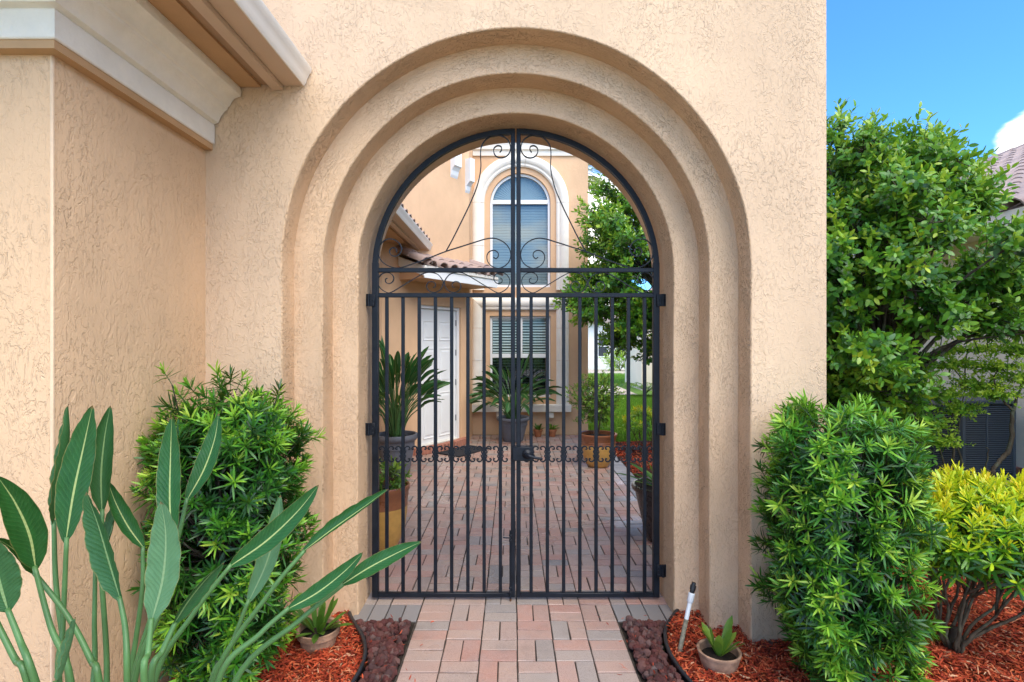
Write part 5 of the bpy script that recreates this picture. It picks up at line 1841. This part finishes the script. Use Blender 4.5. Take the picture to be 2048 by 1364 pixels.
SML = {'a': [twig(s + 400, 12, .13, .038, .020, OVA, OVA_T, .35, .85, .1, .7, .3, True) for s in range(4)]}
def sapling(label, stems, clusters, seed, n, sc_=1.0, mat='smallleaf'):
    r = np.random.default_rng(seed)
    t = thing('sapling', tuple(stems[0][0][0] * np.array((1, 1, 0))), label, 'tree', 'small-leaved saplings')
    for p, rr in stems:
        limb(t, p, rr, M['bark'], 'stem', 7, 5, .004)
    pl, seg = [], []
    for c_, rd in clusters:
        c_ = np.array(c_)
        near = min((s[0][-1] for s in stems), key=lambda q: np.linalg.norm(np.array(q) - c_))
        seg.append((catmull([near, (near + c_) / 2 + r.normal(0, .03, 3), c_], 4), [.008, .004]))
        for k in range(n):
            w = r.normal(size=3); w /= np.linalg.norm(w)
            q = c_ + w * np.array(rd) * r.uniform(.2, 1)
            dr = np.array((w[0], w[1], .25)) + r.normal(0, .3, 3)
            pl.append((q, dr, sc_ * r.uniform(.8, 1.2), 'a', r.normal(.15, .3) + .2 * w[2]))
            if r.random() < .4: seg.append((np.array([c_, q]), [.003, .0015]))
    foliage(t, SML, pl, M[mat], 'leaf_spray', 220)
    branches(t, seg, M['bark'], n=4)
D1 = 5.6
sapling('thin multi-stemmed sapling with pale leaves before the dark air conditioner', [
    ([P(1908, 1030, D1), P(1906, 930, D1), P(1910, 860, D1), P(1900, 790, D1)], [.016, .013, .009, .004]),
    ([P(1922, 1030, D1), P(1926, 940, D1), P(1916, 880, D1), P(1930, 780, D1)], [.014, .011, .008, .004]),
    ([P(1914, 1030, D1 + .05), P(1880, 900, D1), P(1850, 840, D1)], [.012, .008, .004]),
    ([P(1830, 1030, D1 + .1), P(1838, 900, D1 + .1), P(1850, 800, D1 + .1)], [.018, .015, .008])],
    [(P(1875, 790, D1), (.22, .2, .06)), (P(1900, 730, D1), (.28, .2, .06)), (P(1950, 770, D1), (.20, .2, .06)), (P(1860, 850, D1), (.18, .15, .05)), (P(1880, 885, D1 - .1), (.12, .12, .05)), (P(1935, 700, D1 + .1), (.25, .2, .05)), (P(1920, 820, D1), (.15, .15, .04))], 81, 44, 1.15)
D2 = 5.35
sapling('gnarled lichen-spotted sapling with pale leaves at the right edge', [
    ([P(2002, 1060, D2), P(1998, 975, D2), P(1984, 945, D2), P(1996, 925, D2), P(2018, 900, D2), P(2024, 850, D2), P(2026, 820, D2), P(2040, 780, D2), P(2062, 735, D2)], [.030, .024, .020, .020, .022, .020, .016, .010, .005]),
    ([P(2026, 822, D2), P(2005, 800, D2), P(1990, 770, D2)], [.012, .008, .004]),
    ([P(1984, 945, D2), P(1972, 935, D2), P(1976, 900, D2), P(1970, 895, D2)], [.008, .006, .003])],
    [(P(2000, 735, D2), (.25, .2, .06)), (P(2040, 700, D2), (.22, .2, .07)), (P(2050, 760, D2), (.2, .2, .06)), (P(1985, 790, D2), (.15, .15, .05)), (P(2060, 660, D2), (.3, .2, .08))], 83, 46, 1.15)
small_tree('hedge_bush', 'low pale green bush under the large tree, behind the right shrub', (3.9, 5.95), 0, (3.85, 5.95, 1.12), (.68, .40, .28), 260, SML, M['smallleaf'], 87, 4, .014, 200, cat='shrub')
small_tree('green_bush', 'low green bush behind the croton stems at the right edge', (3.55, 4.05), 0, (3.6, 4.0, .22), (.45, .35, .24), 90, TW, M['treeleaf'], 88, 3, .01, 90, cat='shrub')
small_tree('far_shrub', 'round green shrub before the distant white house', (6.6, 32.5), 0, (6.6, 32.5, .55), (.9, .7, .55), 120, {'a': [Spr(s.V * 3.0, s.F, s.U) for s in SML['a']]}, M['smallleaf'], 89, 3, .03, 120, cat='shrub')

# palm behind the house corner and a young cycad by the far wall
def frond(t, b_, d, L, nl, ll, mat, seed, droop=.5):
    r = np.random.default_rng(seed)
    b_, d = np.array(b_, float), np.array(d, float); d /= np.linalg.norm(d)
    q = np.linspace(0, 1, 12)
    p = b_ + d * L * q[:, None] + np.array((0, 0, -1.0)) * (droop * L * q ** 2)[:, None]
    v, f, u = tube(p, [.014, .004], 5)
    g = G().add(v, f, np.full((len(v), 2), .7))
    for i in range(nl):
        s_ = .12 + .88 * i / nl
        c_ = np.array([np.interp(s_, q, p[:, k]) for k in range(3)])
        tg = d + np.array((0, 0, -2 * droop * s_)); tg /= np.linalg.norm(tg)
        sd_ = np.cross(tg, (0, 0, 1.0)); sd_ /= np.linalg.norm(sd_)
        for sg in (-1, 1):
            dd = sd_ * sg * .8 + tg * .75 + np.array((0, 0, -.15)) + r.normal(0, .08, 3)
            v, f = strip_leaf(c_, dd, (0, 0, 1.0), ll * (1 - .55 * abs(s_ - .4)), .028, [.6, 1, .7, .05], .25, [0, .3, .7, 1])
            g.add(v, f, np.full((len(v), 2), np.clip(r.normal(.5, .2), 0, 1)))
    V, F, U = g.get()
    o = mk('frond', V, F, mat, t, uv=U, sharp=None)
    o.color = (.5, .5, .5, 1)
palm = thing('palm_tree', (1.55, 14, 0), 'palm tree with drooping fronds behind the house corner', 'tree')
limb(palm, [(1.55, 14, -.05), (1.52, 14, 3), (1.5, 14, 6.0)], [.16, .13, .12], M['bark'], 'trunk', 12)
for k in range(18):
    a = k * 2.4
    el = .75 - .075 * k
    frond(palm, (1.5, 14, 6.0), (math.cos(a) * math.cos(el), math.sin(a) * math.cos(el), math.sin(el)), 1.9, 34, .55, M['palmleaf'], k, .35)
cy = thing('cycad', (4.35, 17.2, 0), 'young cycad with feathery fronds before the cream house wall', 'plant')
for k in range(13):
    a = k * 2.4
    frond(cy, (4.35, 17.2, .1), (math.cos(a) * .8, math.sin(a) * .8, .75), 1.1, 22, .22, M['potgreen'], 40 + k, .45)

# grass on the lawn (the strip in view through the gate)
def grass(name, label, x0, x1, y0, y1, n, hgt):
    x, y = RNG.uniform(x0, x1, n), RNG.uniform(y0, y1, n)
    a = RNG.uniform(0, 6.28, n); h = RNG.uniform(.5, 1, n) * hgt; w = RNG.uniform(.005, .010, n)
    ln = RNG.normal(0, .35, (n, 2)) * h[:, None]
    V = np.empty((n, 3, 3))
    V[:, 0] = np.column_stack([x - np.cos(a) * w, y - np.sin(a) * w, np.full(n, -.034)])
    V[:, 1] = np.column_stack([x + np.cos(a) * w, y + np.sin(a) * w, np.full(n, -.034)])
    V[:, 2] = np.column_stack([x + ln[:, 0], y + ln[:, 1], -.034 + h])
    F = np.arange(n * 3).reshape(-1, 3)
    t = np.repeat(RNG.uniform(0, 1, n), 3)
    o = mk(name, V.reshape(-1, 3), F, M['grass'], uv=np.column_stack([t, t]), smooth=False, kind='stuff')
    o.color = (.5, .5, .5, 1)
    tag(o, label, 'grass')
grass('grass', 'bright green lawn grass beyond the courtyard', 1.5, 4.6, 9.36, 17.5, 60000, .085)
grass('grass', 'short grass along the walk before the distant white house', 2.5, 8.0, 21.6, 29.9, 12000, .12)

# air conditioners
def air_con(label, x0, y0, w, h, mat):
    t = thing('air_conditioner', (x0 + w / 2, y0 + w / 2, 0), label, 'air conditioner', 'air conditioners by the neighbouring wall')
    mk('pad', *box(x0 - .06, x0 + w + .06, y0 - .06, y0 + w + .06, -.08, .04, .01), M['concrete'], t)
    mk('core', *box(x0 + .02, x0 + w - .02, y0 + .02, y0 + w - .02, .04, h - .06), M['dark'], t, smooth=False)
    for xx in (x0, x0 + w - .045):
        for yy in (y0, y0 + w - .045):
            mk('corner_post', *box(xx, xx + .045, yy, yy + .045, .04, h - .05, .008), M[mat], t)
    mk('lid', *box(x0 - .012, x0 + w + .012, y0 - .012, y0 + w + .012, h - .055, h, .015), M[mat], t)
    mk('base_pan', *box(x0 - .004, x0 + w + .004, y0 - .004, y0 + w + .004, .04, .10, .006), M[mat], t)
    mk('mid_rib', *box(x0 + w * .45, x0 + w * .45 + .02, y0 + .001, y0 + .02, .10, h - .055, .003), M[mat], t)
    me = mesh_data('louver', *box(-w / 2 + .046, w / 2 - .046, -.010, .0, -.006, .006), M[mat], smooth=False)
    z = .125
    while z < h - .07:
        inst('louver', me, t, Matrix.Translation((x0 + w / 2, y0 + .016, z)) @ Matrix.Rotation(R(-30), 4, 'X'))
        inst('louver', me, t, Matrix.Translation((x0 + .016, y0 + w / 2, z)) @ Matrix.Rotation(R(-90), 4, 'Z') @ Matrix.Rotation(R(-30), 4, 'X'))
        z += .023
air_con('grey louvred air conditioner nearer the cream wall', 5.50, 6.5, .66, 1.02, 'ac')
air_con('dark louvred air conditioner behind the thin sapling', 4.68, 6.3, .66, 1.0, 'ac_dark')
